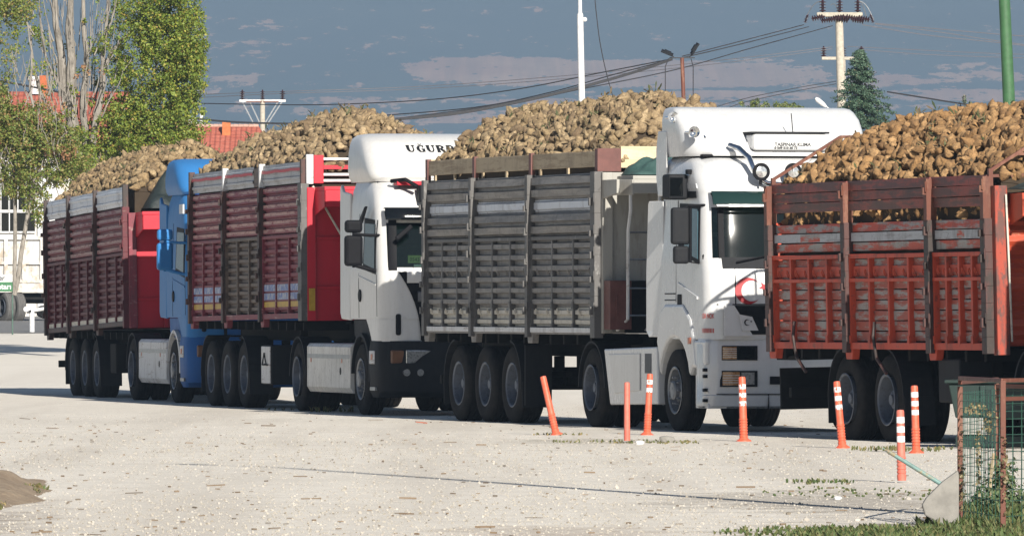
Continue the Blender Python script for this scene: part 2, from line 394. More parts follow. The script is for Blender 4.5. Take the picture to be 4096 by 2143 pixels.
def hooks(mb, u0, u1, z, Wd, n):
    for i in range(n):
        u = u0+(u1-u0)*(i+.5)/n
        mb.tube([(u-.025,-Wd-.005,z-.05),(u-.028,-Wd-.03,z),(u-.012,-Wd-.035,z+.035),(u+.012,-Wd-.035,z+.035),(u+.028,-Wd-.03,z),(u+.025,-Wd-.005,z-.05)], .008, 5)
    return mb
def trailer_common(rt, p):
    """floor, far side, tail wall, chassis, wheels and fenders"""
    u0, u1, zb, zt, Wd, b = p['u0'], p['u1'], p['zb'], p['zt'], p['W'], p['b']
    m = MB().box(u0+.05, u1-.05, -Wd+.05, Wd-.05, zb+.06, zb+.12)
    shear(m, b).build('floor', M['chassis'], rt)
    m = MB(); m.box(u0, u1, Wd-.04, Wd, zb, zt)
    for i in range(12): m.box(u0+(u1-u0)*(i+.5)/12-.03, u0+(u1-u0)*(i+.5)/12+.03, Wd+.001, Wd+.06, zb, zt)
    shear(m, b).build('far_side_wall', M[p['wall']], rt)
    m = MB().box(u0-.02, u0+.04, -Wd+.06, Wd-.05, zb+.02, zt)
    for k in range(5): m.box(u0-.07, u0-.021, -Wd+.06+k*.58, -Wd+.12+k*.58, zb+.02, zt)
    for k in range(3): m.box(u0-.075, u0-.02, -Wd+.06, Wd-.06, zb+.1+k*(zt-zb)*.45, zb+.17+k*(zt-zb)*.45)
    shear(m, b).build('tail_wall', M[p['wall']], rt, bev=.006)
    # chassis
    m = MB(); zc = zb-.02
    for s in (-1, 1):
        m.box(u0+.15, u1-.1, s*.48-.05, s*.48+.05, zc-.30, zc-.27); m.box(u0+.15, u1-.1, s*.48-.012, s*.48+.012, zc-.27, zc-.04); m.box(u0+.15, u1-.1, s*.48-.06, s*.48+.06, zc-.04, zc-.001)
    u = u0+.2
    while u < u1-.1:
        m.box(u-.04, u+.04, -Wd+.06, Wd-.06, zc-.13, zc-.006); u += .62
    for a in p['axles']:
        m.tube([(a,-.95,.52),(a,.95,.52)], .075, 10); m.tube([(a+.1,-.5,.62),(a+.1,.5,.62)], .12, 10)
        for s in (-1, 1): m.box(a-.45, a+.45, s*.55-.05, s*.55+.05, .62, .70); m.box(a-.06, a+.06, s*.55-.06, s*.55+.06, .70, zc-.3)
    m.box(u0+.1, u0+.2, -1.1, 1.1, .50, .62); m.box(u0+.12, u0+.2, -.5, -.4, .6, zc-.04); m.box(u0+.12, u0+.2, .4, .5, .6, zc-.04)
    ul = p['axles'][-1]+2.3
    if ul < u1-.9:
        for s in (-1, 1): m.box(ul-.06, ul+.06, s*.75-.06, s*.75+.06, .35, zc-.1); m.box(ul-.13, ul+.13, s*.75-.1, s*.75+.1, .30, .35)
        m.bar((ul,-.7,.7),(ul,.7,.9),.05,.05)
    m.tube([(p['axles'][-1]+.9,-.25,.72),(p['axles'][-1]+1.9,-.25,.72)], .14, 12)
    m.tube([(p['axles'][-1]+.9,.25,.72),(p['axles'][-1]+1.9,.25,.72)], .14, 12)
    m.build('chassis', M['chassis'], rt, bev=.006)
    for a in p['axles']:
        for s in (-1, 1): wheel(rt, p['wk'], a, s, rim=p.get('rim','rim'))
    # fenders at the two ends of the axle group
    for k, (a, dr) in enumerate(((p['axles'][0], -1), (p['axles'][-1], 1))):
        for s in (-1, 1):
            if k == 0: ang = range(95, 186, 10)
            else: ang = range(85, -11, -10)
            P = []
            for g in ang:
                c_, s_ = math.cos(R_(g)), math.sin(R_(g)); P.append([(a+.60*c_, s*.88, .52+.60*s_), (a+.60*c_, s*1.26, .52+.60*s_), (a+.58*c_, s*1.26, .52+.58*s_), (a+.58*c_, s*.88, .52+.58*s_)])
            mm = MB().grid(P, closed=True)
            e = a+dr*.61
            mm.box(min(e-.01,e+.01), max(e-.01,e+.01), min(s*.88,s*1.25), max(s*.88,s*1.25), .22, .56)
            mm.build('mudguard', M['black_dusty'], rt)

def near_side(rt, p, posts, upper, lower, tb=None):
    Wd, b = p['W'], p['b']; zb, zt = p['zb'], p['zt']
    for i in range(3):
        a = posts[i]+p['pw']/2-.02; c = posts[i+1]-p['pw']/2+.02
        for (z0, z1, n, d, mat, kind) in upper:
            mm = ridge_panel(a, c, z0, z1, n, d, Wd-.02, .035, seed=i+7) if kind == 'ridge' else plank_panel(a, c, z0, z1, n, Wd-.02, .02, seed=i*3+2)
            if isinstance(mat, (list, tuple)): mat = mat[i]
            shear(mm, b).build('side_panel', M[mat], rt)
        for (z0, z1, n, d, mat, kind, nribs, ribmat, hk) in lower:
            if isinstance(mat, (list, tuple)): mat = mat[i]
            mm = ridge_panel(a, c, z0, z1, n, d, Wd-.03, .01, seed=i+3, low=.2, high=.4) if kind == 'ridge' else plank_panel(a, c, z0, z1, n, Wd-.03, .01, seed=i*5+1)
            for zz, nn in hk: hooks(mm, a+.05, c-.05, zz, Wd, nn)
            shear(mm, b).build('side_panel', M[mat], rt)
            rm = ribmat[i] if isinstance(ribmat, (list, tuple)) else ribmat
            for j in range(nribs+2):
                u = a+.03+(c-a-.06)*j/(nribs+1)
                shear(rib_mb(u, z0+.03, z1+.02, Wd-.02), b).build('rib', M[rm], rt)
            shear(MB().box(a, c, -Wd-.045, -Wd+.01, z1, z1+.05), b).build('rail', M[rm], rt, bev=.006)
    for i, u in enumerate(posts):
        z1 = zt + (p['ptop'] if i < 4 else 0)
        wdt = p['pw'] if i < 3 else p.get('pwf', p['pw'])
        shear(post_mb(u, zb-.06, z1, wdt, Wd, seed=i+2, hinge=(i < 3 or p.get('hf', True))), b).build('post', M[p['postm'] if i < 3 else p.get('postf', p['postm'])], rt, bev=.005)
    # bottom rail with brackets under the posts
    m = MB().box(posts[0], posts[3], -Wd-.04, -Wd+.08, zb-.02, zb+.06)
    for i in range(3): m.prism([(posts[i]-.10, zb-.14),(posts[i]+.10, zb-.14),(posts[i]+.14, zb-.02),(posts[i]-.14, zb-.02)], -Wd-.03, -Wd+.06)
    shear(m, b).build('bottom_rail', M[p['railm']], rt, bev=.006)

def make_trailer(i, label, p):
    T = TK[i]
    rt = thing('tipper_trailer', (T.o[0], T.o[1], 0), T.rz, label, 'trailer', 'loaded trailers in the queue', tilt=(R_({1:.9,2:.3,3:0,4:1.2}[i]), 0))
    trailer_common(rt, p)
    return rt
def zs(i, x, y): return TK[i].side(x, y)[1]

# ---- trailer 3: grey
T = TK[3]
pu = [T.side(x, 900)[0] for x in (1712, 1900, 2126, 2392)]
P3 = dict(u0=pu[0]-.03, u1=pu[3]+.1, zb=1.22, zt=3.31, W=1.24, b=0., pw=.12, pwf=.20, ptop=.0, postm='gray_post', postf='gray_post', railm='gray', wall='gray', axles=[0,1.31,2.62], wk='single')
tr3 = make_trailer(3, 'grey steel tipper trailer with a raw wooden board along its top edge', P3)
near_side(tr3, P3, pu,
    upper=[(2.98,3.30,2,.06,'gray','ridge'), (2.82,2.975,1,.02,'alu_pale','ridge'), (2.50,2.815,2,.06,'gray','ridge')],
    lower=[(1.56,2.44,6,.06,'gray','ridge',2,'gray_post',[(2.03,6)]), ])
for i in range(3):
    a, c = pu[i]+.05, pu[i+1]-.05
    shear(hooks(ridge_panel(a, c, 1.30, 1.555, 2, .04, P3['W']-.03, .008, seed=i, low=.2, high=.4), a, c, 1.50, P3['W'], 6), 0).build('side_panel', M['cream'], tr3)
    for j in range(4):
        u = a+.03+(c-a-.06)*j/3; rib_mb(u, 1.30, 1.60, P3['W']-.021).build('rib', M['gray_post'], tr3)
    mm = MB().box(a+.03, c-.02, -P3['W']-.055, -P3['W']-.041, 1.225, 1.29); mm.build('rail_strip', M['rail_white'], tr3, bev=.004)
    wb = MB()
    wb.add([], [])
    o1 = plank_panel(pu[i]+.06 if i else pu[i]-.02, pu[i+1]-.06, 3.37, 3.585, 1, P3['W']+.01, .015, seed=i+40)
    for q in (.08,.5,.93):
        ux = pu[i]+(pu[i+1]-pu[i])*q; o1.box(ux-.035, ux+.035, -P3['W']+.03, -P3['W']+.055, 3.28, 3.42)
    o1.build('top_board', M['wood'], tr3)
for u in pu: MB().box(u-.055, u+.055, -P3['W']-.035, -P3['W']+.02, 3.30, 3.60).build('board_bracket', M['brown_steel'], tr3, bev=.004)
MB().box(pu[3]-.05, pu[3]+.08, -P3['W']-.04, -P3['W']+.28, 3.311, 3.61).build('board_bracket', M['brown_steel'], tr3, bev=.004)
MB().box(pu[3]+.02, pu[3]+.06, -P3['W']+.281, 1.2, 3.36, 3.64).build('top_board', M['new_wood'], tr3, bev=.004)
MB().box(pu[0]-.02, pu[0]+.01, -P3['W']+.03, 1.2, 3.37, 3.60).build('top_board', M['new_wood'], tr3, bev=.004)
uf = pu[3]+.10
m = MB().box(uf-.04, uf, -1.12, 1.24, 1.22, 3.30)
k = NT('pale_grey_front_wall'); v = k.coord('Object'); k.setb(Base_Color=k.mix(k.ramp(k.noise(k.coord('Object',(1,3,.7)), 2.5, 6, .7), step(.5,.75)), (.36,.345,.31,1), (.22,.20,.17,1)), Roughness=.55); M['pale_wall'] = k.m
m.build('front_wall', M['pale_wall'], tr3)
MB().box(uf, uf+.07, -1.24, -1.10, 1.22, 3.3).build('corner_post', M['pale_wall'], tr3, bev=.008)
m = MB().box(uf, uf+.70, -1.02, 1.24, 3.20, 3.25); m.box(uf+.65, uf+.70, -1.02, 1.24, 3.02, 3.20)
m.prism([(uf,2.95),(uf+.70,3.02),(uf+.70,3.2),(uf,3.2)], -1.24, -1.20); m.prism([(uf,-1.24),(uf+.70,-1.03),(uf+.70,-1.0),(uf,-1.2)], 3.0, 3.2, 'xy')
m.build('canopy', M['pale_wall'], tr3, bev=.006)
for vq in (-1.03, -.64):
    MB().tube([(uf+.62,vq,3.02),(uf+.62,vq,2.80),(uf+.42,vq+.03,2.55),(uf+.40,vq+.03,1.4),(uf+.1,vq-.02,1.26)], .022, 7).build('ladder_rail', M['rail_white'], tr3, sm=True)
for zq in (1.45,1.80,2.17,2.52): MB().tube([(uf+.4,-1.0,zq),(uf+.4,-.61,zq)], .014, 6).build('ladder_rung', M['steel'], tr3, sm=True)
m = MB().box(uf, uf+.34, -1.22, -.93, 1.27, 1.90); m.box(uf+.341, uf+.35, -1.14, -1.12, 1.45, 1.7)
m.build('locker', M['brown_steel'], tr3, bev=.01)
MB().box(uf, uf+.05, -.925, 1.24, 1.22, 1.90).build('lower_front_panel', M['chassis'], tr3, bev=.01)

# ---- trailers 1 and 2: maroon
def maroon(i, label, pxs, zb, zmid, zpt, zt, b, u_ref, mats, front_extra):
    T = TK[i]; pu = [T.side(x, 900)[0] for x in pxs]
    p = dict(u0=pu[0]-.05, u1=pu[3]+.08, zb=zb, zt=zpt, W=1.24, b=b, pw=.13, pwf=mats.get('pwf',.13), ptop=0., postm='post_dark', postf=mats['postf'], railm=mats['rail'], wall='maroon_dark', axles=[0,1.31,2.62], wk='single', rim=mats.get('rim','rim'))
    rt = make_trailer(i, label, p)
    near_side(rt, p, pu, upper=[(zmid+.05, zpt, 6, .04, mats['up'], 'ridge')],
              lower=[(zb+.08, zmid, 9, .04, mats['low'], 'ridge', 2, mats['rib'], [])])
    for j in range(3):
        a, c = pu[j]+.05, pu[j+1]-.05
        if mats.get('gap'): c -= mats['gap'][j]
        if mats.get('gap') and mats['gap'][j]:
            shear(plank_panel(c+.01, pu[j+1]-.05, zpt+.02, zt-.02, 1, 1.255, .0, seed=5), b).build('top_board', M['brown_plank'], rt)
        mm = ridge_panel(a, c, zpt+.02, zt, 2, .02, 1.25, .02, seed=j+11, low=.3, high=.2)
        shear(mm, b).build('top_board', M['alu' if mats['tb'] == 'alu' else 'alu_pale'], rt)
        if mats['tb'] == 'alu':
            P = [[(a+(c-a)*k/8, -1.275-.02*math.sin(math.pi*k/8)-.002, z+.006*math.sin(k*2+j)) for k in range(9)] for z in (zpt+.20, zpt+.245)]
            shear(MB().grid(P), b).build('red_stripe', M['red'], rt)
    for j, u in enumerate(pu):
        shear(MB().box(u-.045, u+.045, -1.31, -1.22, zpt-.02, zt+.03), b).build('board_clamp', M['rail_white' if mats['tb']=='alu' and j in (1,2) else 'post_dark'], rt, bev=.006)
    return rt, pu, p
def band_peel(name, c, under, z0, per, amt, dark, b=0.):
    """worn paint whose raised ribs are rubbed down to a paler colour"""
    m_ = peel(name, c, under, th=.60, dark=dark); k = NT.__new__(NT); k.m = m_; k.t = m_.node_tree
    k.b = next(n for n in k.t.nodes if n.type == 'BSDF_PRINCIPLED')
    src = k.b.inputs['Base Color'].links[0].from_socket
    tc = k.n('TexCoord'); sx = k.n('SeparateXYZ'); k.L(tc.outputs['Object'], sx.inputs[0])
    fr = k.math('FRACT', k.math('DIVIDE', k.math('SUBTRACT', k.math('SUBTRACT', sx.outputs[2], k.math('MULTIPLY', sx.outputs[0], b)), z0), per))
    a = k.math('LESS_THAN', k.math('ABSOLUTE', k.math('SUBTRACT', fr, .60)), .20)
    nz = k.ramp(k.noise(k.coord('Object',(.8,1,5)), 3, 6, .75), step(.42,.5))
    k.L(k.mix(k.math('MULTIPLY', k.math('MULTIPLY', a, nz), amt), src, under), k.b.inputs['Base Color'])
    return m_
b1 = .0184; b2 = .0075
M['maroon1'] = band_peel('worn_maroon_far_trailer', (.17,.022,.032,1), (.36,.25,.23,1), 2.37, (3.12-2.37)/6, .75, (.03,.02,.02,1), b1)
M['maroon2'] = band_peel('worn_maroon_near_trailer', (.21,.028,.045,1), (.48,.30,.26,1), 2.60, (3.34-2.60)/6, .8, (.045,.025,.03,1), b2)
tr1, pu1, P1 = maroon(1, 'maroon tipper trailer at the far end of the queue, behind the blue truck', (200,290,398,517), 1.165, 2.32, 3.12, 3.465, b1, 0,
    dict(up='maroon1', low='maroon_dark', rib='maroon_dark', rail='post_dark', postf='maroon_dark', tb='pale'), None)
tr2, pu2, P2 = maroon(2, 'maroon tipper trailer with one brown unpainted side bay, pulled by the first white truck', (775,909,1056,1222), 1.36, 2.55, 3.34, 3.67, b2, 0,
    dict(up='maroon2', low=('maroon','brown_plank','maroon'), rib=('maroon','brown_plank','maroon'), rail='maroon', postf='gray_post', pwf=.26, tb='alu', gap=(0,.62,0)), None)
# tan kick boards of trailer 1, coloured plates of trailer 2
for j in range(3):
    a, c = pu1[j]+.08, pu1[j+1]-.08
    shear(MB().box(a, c, -1.262, -1.245, 1.21, 1.30), b1).build('kick_board', M['cream'], tr1)
for j in (0, 2):
    a, c = pu2[j]+.06, pu2[j+1]-.06
    for q in range(3):
        u = a+(c-a)*(q+.5)/3; hw = (c-a)/6-.06
        shear(MB().box(u-hw, u+hw, -1.262, -1.235, 1.52, 1.60), b2).build('reflector', M['yellow'], tr2)
        for zq in (1.63, 1.76): shear(MB().box(u-hw, u+hw, -1.264, -1.235, zq, zq+.10), b2).build('plate', M['blue_plate'], tr2)
# red front walls
def red_front(rt, pu, b, zb, zt, top):
    u = pu[3]+.08
    m = MB().box(u-.04, u, -1.1, 1.22, zb, zt)
    for q in (-.62, -.1, .45, .95): m.box(u, u+.05, q-.03, q+.03, zb, zt-.1)
    for q in (.25, .62): m.box(u, u+.035, -1.1, 1.22, zb+(zt-zb)*q-.02, zb+(zt-zb)*q+.02)
    shear(m, b).build('front_wall', M['red'], rt, bev=.006)
    m = MB().box(u, u+.75, -1.12, 1.22, zt-.06, zt); m.box(u+.71, u+.75, -1.12, 1.22, zt-.30, zt-.06); m.prism([(u,zt-.42),(u+.75,zt-.3),(u+.75,zt-.06),(u,zt-.06)], -1.12, -1.09)
    shear(m, b).build('canopy', M['red'], rt, bev=.008)
    shear(MB().box(u-.02, u+.07, -1.24, -1.11, zb, zt), b).build('corner_post', M['red' if top == 'rails' else 'maroon'], rt, bev=.008)
    if top == 'rails':
        for kq, zq in enumerate((3.38, 3.47, 3.58, 3.70)):
            shear(MB().tube([(u, -1.0, zq), (u, 1.2, zq)], .022, 8) if kq != 2 else MB().box(u-.02, u+.02, -1.0, 1.2, zq-.03, zq+.03), b).build('rail', M['red' if kq == 2 else 'white_pole'], rt)
        shear(MB().box(u-.03, u+.04, -1.13, -.98, 3.34, 3.76), b).build('corner_bracket', M['red'], rt, bev=.006)
        shear(MB().box(u-.03, u+.04, -1.24, -1.135, 3.33, 3.77), b).build('corner_bracket', M['rail_white'], rt, bev=.006)
        shear(MB().box(u+.07, u+.09, -1.22, -1.13, 1.45, 1.78), b).build('reflector', M['yellow'], rt)
        shear(MB().tube([(u+.05,-1.15,3.3),(u+.10,-.75,2.6),(u+.12,-.35,2.05)], .018, 6), b).build('rope', M['cream'], rt)
    return u
uf2 = red_front(tr2, pu2, b2, 1.30, 3.28, 'rails')
uf1 = red_front(tr1, pu1, b1, 1.10, 3.02, 'tarp')
m = MB().box(4.05, 4.75, -1.22, -.62, .38, .98); m.build('tool_box', M['black_dusty'], tr2, bev=.02)
MB().box(4.06, 4.72, -1.235, -1.221, .40, .96).build('tool_box_lid', M['rail_white'], tr2, bev=.006)
MB().tube([(4.2,-1.25,.68),(4.35,-1.25,.86),(4.5,-1.25,.70),(4.2,-1.25,.68),(4.62,-1.25,.68)], .01, 5).build('strap', M['black'], tr2)
MB().box(4.0, 4.6, -1.2, -.7, .45, .95).build('tool_box', M['chassis'], tr1, bev=.02)
MB().box(3.35, 3.38, -1.25, -.88, .25, 1.05).build('mud_flap', M['black_dusty'], tr3)

# ---- trailer 4: orange
M['rust_red'] = peel('scuffed_red_corner_post', (.34,.05,.025,1), (.12,.05,.04,1), th=.5, sc_=(4,4,1.5), dark=(.05,.025,.02,1))
T = TK[4]
pu4 = [T.side(x, 900)[0] for x in (3104, 3410, 3745, 3972)]
P4 = dict(u0=pu4[0]-.03, u1=pu4[3]+.08, zb=1.12, zt=2.58, W=1.24, b=.002, pw=.15, pwf=.16, ptop=0., postm='post_dark', postf='post_dark', railm='orange', wall='orange', axles=[-1.40,0.], wk='dual')
tr4 = make_trailer(4, 'orange flaking timber trailer, the nearest one on the right', P4)
near_side(tr4, P4, pu4, upper=[(2.24,2.58,3,.03,'orange_plank','plank')],
    lower=[(1.19,2.16,8,.03,'grey_plank','plank',3,'orange',[])])
for j in range(3):
    a, c = pu4[j]+.06, pu4[j+1]-.06
    shear(MB().box(a, c, -1.238, -1.215, 1.95, 2.07), .002).build('hook_rail', M['orange'], tr4, bev=.004)
    for q in range(8): shear(hooks(MB(), a+.05+(c-a-.1)*q/8, a+.05+(c-a-.1)*(q+1)/8, 1.99, 1.235, 1), .002).build('rope_hook', M['orange'], tr4)
    shear(MB().box(a, c, -1.285, -1.235, 1.885, 1.925), .002).build('rail', M['orange'], tr4, bev=.004)
    shear(MB().box(a, c, -1.246, -1.222, 2.36, 2.46), .002).build('grey_board', M['alu'], tr4)
    mm = plank_panel(pu4[j]+.03, pu4[j+1]-.03, 2.715, 3.07, 3, 1.25, .02, seed=j+20, gap=.008, wob=.012)
    shear(mm, .002).build('top_board', M['dark_board'], tr4)
    if j < 2:
        u = pu4[j]+.92 if j == 0 else pu4[j]+1.0
        MB().tube([(u,-1.31,1.42),(u,-1.33,1.25),(u+.1,-1.33,1.0),(u+.35,-1.3,.82)], .02, 8).build('lever', M['post_dark'], tr4, sm=True)
for u in pu4: shear(post_mb(u, 2.56, 3.05, .10, 1.24, seed=int(u*9)), .002).build('post', M['rust'], tr4)
uf4 = pu4[3]+.10
m = MB(); P = []
for z in np.linspace(1.15, 2.62, 60):
    t = (z-1.15)/.105; P.append([(uf4+.02+.028*math.sin(2*math.pi*t)**3 if True else 0, yy, z) for yy in (-1.1, -.3, .5, 1.22)])
m.grid(P); m.box(uf4-.06, uf4-.03, -1.1, 1.22, 1.15, 2.75); m.build('front_wall', M['orange_front'], tr4, sm=30)
MB().box(uf4-.05, uf4+.09, -1.24, -1.09, 1.05, 2.95).build('corner_post', M['rust_red'], tr4, bev=.01)
m = MB().box(uf4, uf4+.45, -1.05, 1.22, 2.80, 2.86); m.box(uf4+.41, uf4+.45, -1.05, 1.22, 2.62, 2.80); m.prism([(uf4,2.5),(uf4+.45,2.6),(uf4+.45,2.82),(uf4,2.82)], -1.05, -1.02)
m.build('canopy', M['orange_front'], tr4, bev=.008)
MB().tube([(uf4+.12,-1.12,2.85),(uf4+.13,-1.10,2.0),(uf4+.12,-1.08,1.2)], .012, 7).build('pipe', M['cream'], tr4, sm=True)
# slanted frame above each end of the load
for ue, nm in ((pu4[0], 'rear'), (pu4[3], 'front')):
    fr = [(ue,-1.22,3.12),(ue,-.35,3.62),(ue,.35,3.62),(ue,1.22,3.12)]
    m = MB()
    for a_, b_ in zip(fr, fr[1:]): m.bar(a_, b_, .035, .035)
    m.bar((ue,-1.22,3.06),(ue,1.22,3.06), .035, .035); m.bar((ue,-.35,3.1),(ue,-.35,3.62), .03, .03); m.bar((ue,-.9,3.3),(ue,.9,3.3), .03, .03)
    for s in (-1, 1): m.bar((ue,s*1.22,2.6),(ue,s*1.22,3.14), .05, .05)
    m.build('end_frame', M['rust'], tr4)
MB().box(pu4[0]-.25, pu4[0]-.21, -1.1, -.35, .35, .85).build('mud_flap', M['chassis'], tr4)
MB().box(pu4[0]-.2, pu4[0]+.5, -1.15, -.45, .95, 1.0).build('bumper', M['chassis'], tr4)
MB().box(1.6, 2.3, -1.2, -.7, .50, 1.0).build('tool_box', M['black_dusty'], tr4, bev=.02)

# ------------------------------------------------------------------ cabs
class Shell:
    def __init__(s, rows, nf=14, nc=6): s.rows = rows; s.nf = nf; s.nc = nc
    def at(s, z):
        R = s.rows
        if z <= R[0][0]: return R[0][1:]
        for a, b in zip(R, R[1:]):
            if z <= b[0]:
                t = (z-a[0])/(b[0]-a[0]); return [p+(q-p)*t for p, q in zip(a[1:], b[1:])]
        return R[-1][1:]
    def fx(s, z, v):                             # x of the front face at lateral v
        xf, xr, w_, r, bow = s.at(z); a = abs(v); x = xf-bow*(min(a, w_)/w_)**2
        if a > w_-r: d = min(a-(w_-r), r); x -= r-math.sqrt(max(0, r*r-d*d))
        return x
    def outline(s, z):
        xf, xr, w_, r, bow = s.at(z); pts = []
        for k in range(5): pts.append((xr+(xf-bow-r-xr)*k/4, -w_))
        for k in range(1, s.nc+1):
            a = math.pi/2*k/s.nc; v = -(w_-r)-r*math.cos(a); pts.append((s.fx(z, v) if True else 0, v))
        for k in range(1, s.nf): v = -(w_-r)+2*(w_-r)*k/s.nf; pts.append((s.fx(z, v), v))
        for k in range(s.nc, 0, -1):
            a = math.pi/2*k/s.nc; v = (w_-r)+r*math.cos(a); pts.append((s.fx(z, v), v))
        for k in range(4, -1, -1): pts.append((xr+(xf-bow-r-xr)*k/4, w_))
        return pts
    def mesh(s, zlist, hole=None, top=True):
        m = MB(); b = 0; rows = [s.outline(z) for z in zlist]; n = len(rows[0])
        for z, r in zip(zlist, rows): m.v += [(x, y, z) for x, y in r]
        c0 = 5+s.nc-3; c1 = n-1-c0
        for i in range(len(rows)-1):
            for k in range(n):
                k2 = (k+1) % n
                if hole and hole[0]-1e-4 <= zlist[i] and zlist[i+1] <= hole[1]+1e-4 and c0 <= k < c1: continue
                m.f.append((i*n+k, i*n+k2, (i+1)*n+k2, (i+1)*n+k))
        if top: m.f.append(tuple((len(rows)-1)*n+k for k in range(n)))
        m.f.append(tuple(range(n))[::-1])
        s.hole = (c0, c1, zlist); return m
    def pane(s, zlist, inset=.0, off=-.012):
        rows = []
        for z in zlist:
            o = s.outline(z); n = len(o); c0 = 5+s.nc-3; rows.append([(x+off, y, z) for x, y in o[c0:n-c0]])
        return MB().grid(rows)
    def P(s, face, a, z, off):
        if face == 'f': return (s.fx(z, a)+off, a, z)
        w_ = s.at(z)[2]; xf, xr, w2, r, bow = s.at(z)
        y = w_
        if a > xf-bow-r: d = min(a-(xf-bow-r), r); y = w_-r+math.sqrt(max(0, r*r-d*d))
        return (a, -y-off, z)
    def patch(s, face, q, off=.006, n=8, back=.03, mb=None, skirt=True):
        m = mb or MB(); P = []
        for i in range(n+1):
            row = []
            for j in range(n+1):
                t, g = j/n, i/n
                a = (q[0][0]*(1-t)+q[1][0]*t)*(1-g)+(q[3][0]*(1-t)+q[2][0]*t)*g
                z = (q[0][1]*(1-t)+q[1][1]*t)*(1-g)+(q[3][1]*(1-t)+q[2][1]*t)*g
                row.append(s.P(face, a, z, off))
            P.append(row)
        m.grid(P)
        if skirt:
            edge = [(0, j) for j in range(n)] + [(i, n) for i in range(n)] + [(n, j) for j in range(n, 0, -1)] + [(i, 0) for i in range(n, 0, -1)]
            def bk(p): return (p[0]-back, p[1], p[2]) if face == 'f' else (p[0], p[1]+back, p[2])
            E = [P[i][j] for i, j in edge]; E.append(E[0]); m.grid([E, [bk(p) for p in E]])
        return m
    def decal(s, face, me_pts, faces, off=.008):
        m = MB(); m.add([s.P(face, a, z, off) for a, z in me_pts], faces); return m
def ring2d(cx, cz, r, a0, a1, cx2, r2, n=32):
    pass
def crescent(cx, cz, r, flip=1):
    """crescent and star as 2-D points, horns opening to +a"""
    pts = []; fs = []; n = 28
    ri = r*.80; dx = r*.28
    # intersection angle of the two circles
    d = dx; ca = (r*r+d*d-ri*ri)/(2*r*d); A = math.acos(max(-1, min(1, ca)))
    xi = r*math.cos(A); yi = r*math.sin(A); B = math.atan2(yi, xi-d)
    for i in range(n+1):
        t = i/n; a = A+(2*math.pi-2*A)*t; b_ = B+(2*math.pi-2*B)*t
        pts.append((cx+flip*r*math.cos(a), cz+r*math.sin(a))); pts.append((cx+flip*(d+ri*math.cos(b_)), cz+ri*math.sin(b_)))
    for i in range(n): fs.append((2*i, 2*i+1, 2*i+3, 2*i+2))
    b0 = len(pts); sx = cx+flip*r*1.22; rs = r*.42; pts.append((sx, cz+r*.3))
    for i in range(10):
        rr = rs if i % 2 == 0 else rs*.4; a = math.pi+math.pi*i/5+.25; pts.append((sx+rr*math.cos(a), cz+r*.3+rr*math.sin(a)))
    for i in range(10): fs.append((b0, b0+1+i, b0+1+(i+1) % 10))
    return pts, fs
def serif_word(word, x, z, h, dirn=1):
    """bold slab-serif capitals built from strokes: quads in (a, z)"""
    pts = []; fs = []
    def quad(p, q, wd):
        dx, dz = q[0]-p[0], q[1]-p[1]; L = math.hypot(dx, dz); nx, nz = -dz/L*wd/2, dx/L*wd/2
        b = len(pts); pts.extend([(p[0]+nx,p[1]+nz),(q[0]+nx,q[1]+nz),(q[0]-nx,q[1]-nz),(p[0]-nx,p[1]-nz)]); fs.append((b,b+1,b+2,b+3))
    T_, t_ = .37, .15
    G_ = {
     'U': ([((.22,1),(.22,.32),T_),((.80,1),(.80,.32),t_),((.04,.96),(.42,.96),t_),((.64,.96),(.96,.96),t_),((.22,.34),(.34,.12),T_*.8),((.32,.09),(.66,.06),.13),((.66,.09),(.80,.34),t_*1.2)],1.0),
     'G': ([((.22,.72),(.22,.28),T_),((.22,.70),(.40,.93),T_*.7),((.38,.94),(.72,.94),.11),((.78,1),(.78,.68),t_),((.22,.3),(.40,.07),T_*.7),((.38,.06),(.74,.06),.11),((.80,.44),(.80,.04),T_*.85),((.58,.44),(.96,.44),t_)],1.0),
     'R': ([((.22,1),(.22,0),T_),((.04,.96),(.60,.96),t_),((.04,.04),(.42,.04),t_),((.72,.88),(.72,.60),T_*.85),((.58,.95),(.74,.84),.12),((.30,.50),(.66,.50),t_),((.62,.52),(.76,.62),.1),((.52,.48),(.84,.04),T_*.85),((.74,.04),(1.0,.04),t_)],1.02),
     'B': ([((.22,1),(.22,0),T_),((.04,.96),(.62,.96),t_),((.04,.04),(.64,.04),t_),((.72,.86),(.72,.64),T_*.8),((.60,.95),(.74,.82),.1),((.30,.53),(.68,.53),t_),((.62,.54),(.74,.66),.1),((.78,.42),(.78,.14),T_*.9),((.64,.52),(.80,.40),.1),((.64,.05),(.80,.17),.1)],1.0),
     'E': ([((.22,1),(.22,0),T_),((.04,.96),(.80,.96),t_),((.04,.04),(.82,.04),t_),((.78,1),(.78,.74),t_),((.82,.26),(.82,0),t_),((.30,.52),(.60,.52),t_),((.60,.64),(.60,.40),t_)],.92),
     'Y': ([((.12,.98),(.46,.44),T_),((.84,.98),(.54,.44),t_),((.5,.5),(.5,0),T_),((0,.96),(.34,.96),t_),((.68,.96),(1,.96),t_),((.32,.04),(.70,.04),t_)],1.0)}
    for ch in word:
        g = 'G' if ch == 'Ğ' else ch; st, adv = G_[g]; sx = h*1.15
        for p, q, wd in st: quad((x+dirn*p[0]*sx, z+p[1]*h), (x+dirn*q[0]*sx, z+q[1]*h), wd*h)
        if ch == 'Ğ':
            for p, q in (((.34,1.24),(.44,1.12)),((.44,1.12),(.60,1.12)),((.60,1.12),(.70,1.24))): quad((x+dirn*p[0]*sx, z+p[1]*h), (x+dirn*q[0]*sx, z+q[1]*h), .09*h)
        x += dirn*sx*(adv+.12)
    return pts, fs
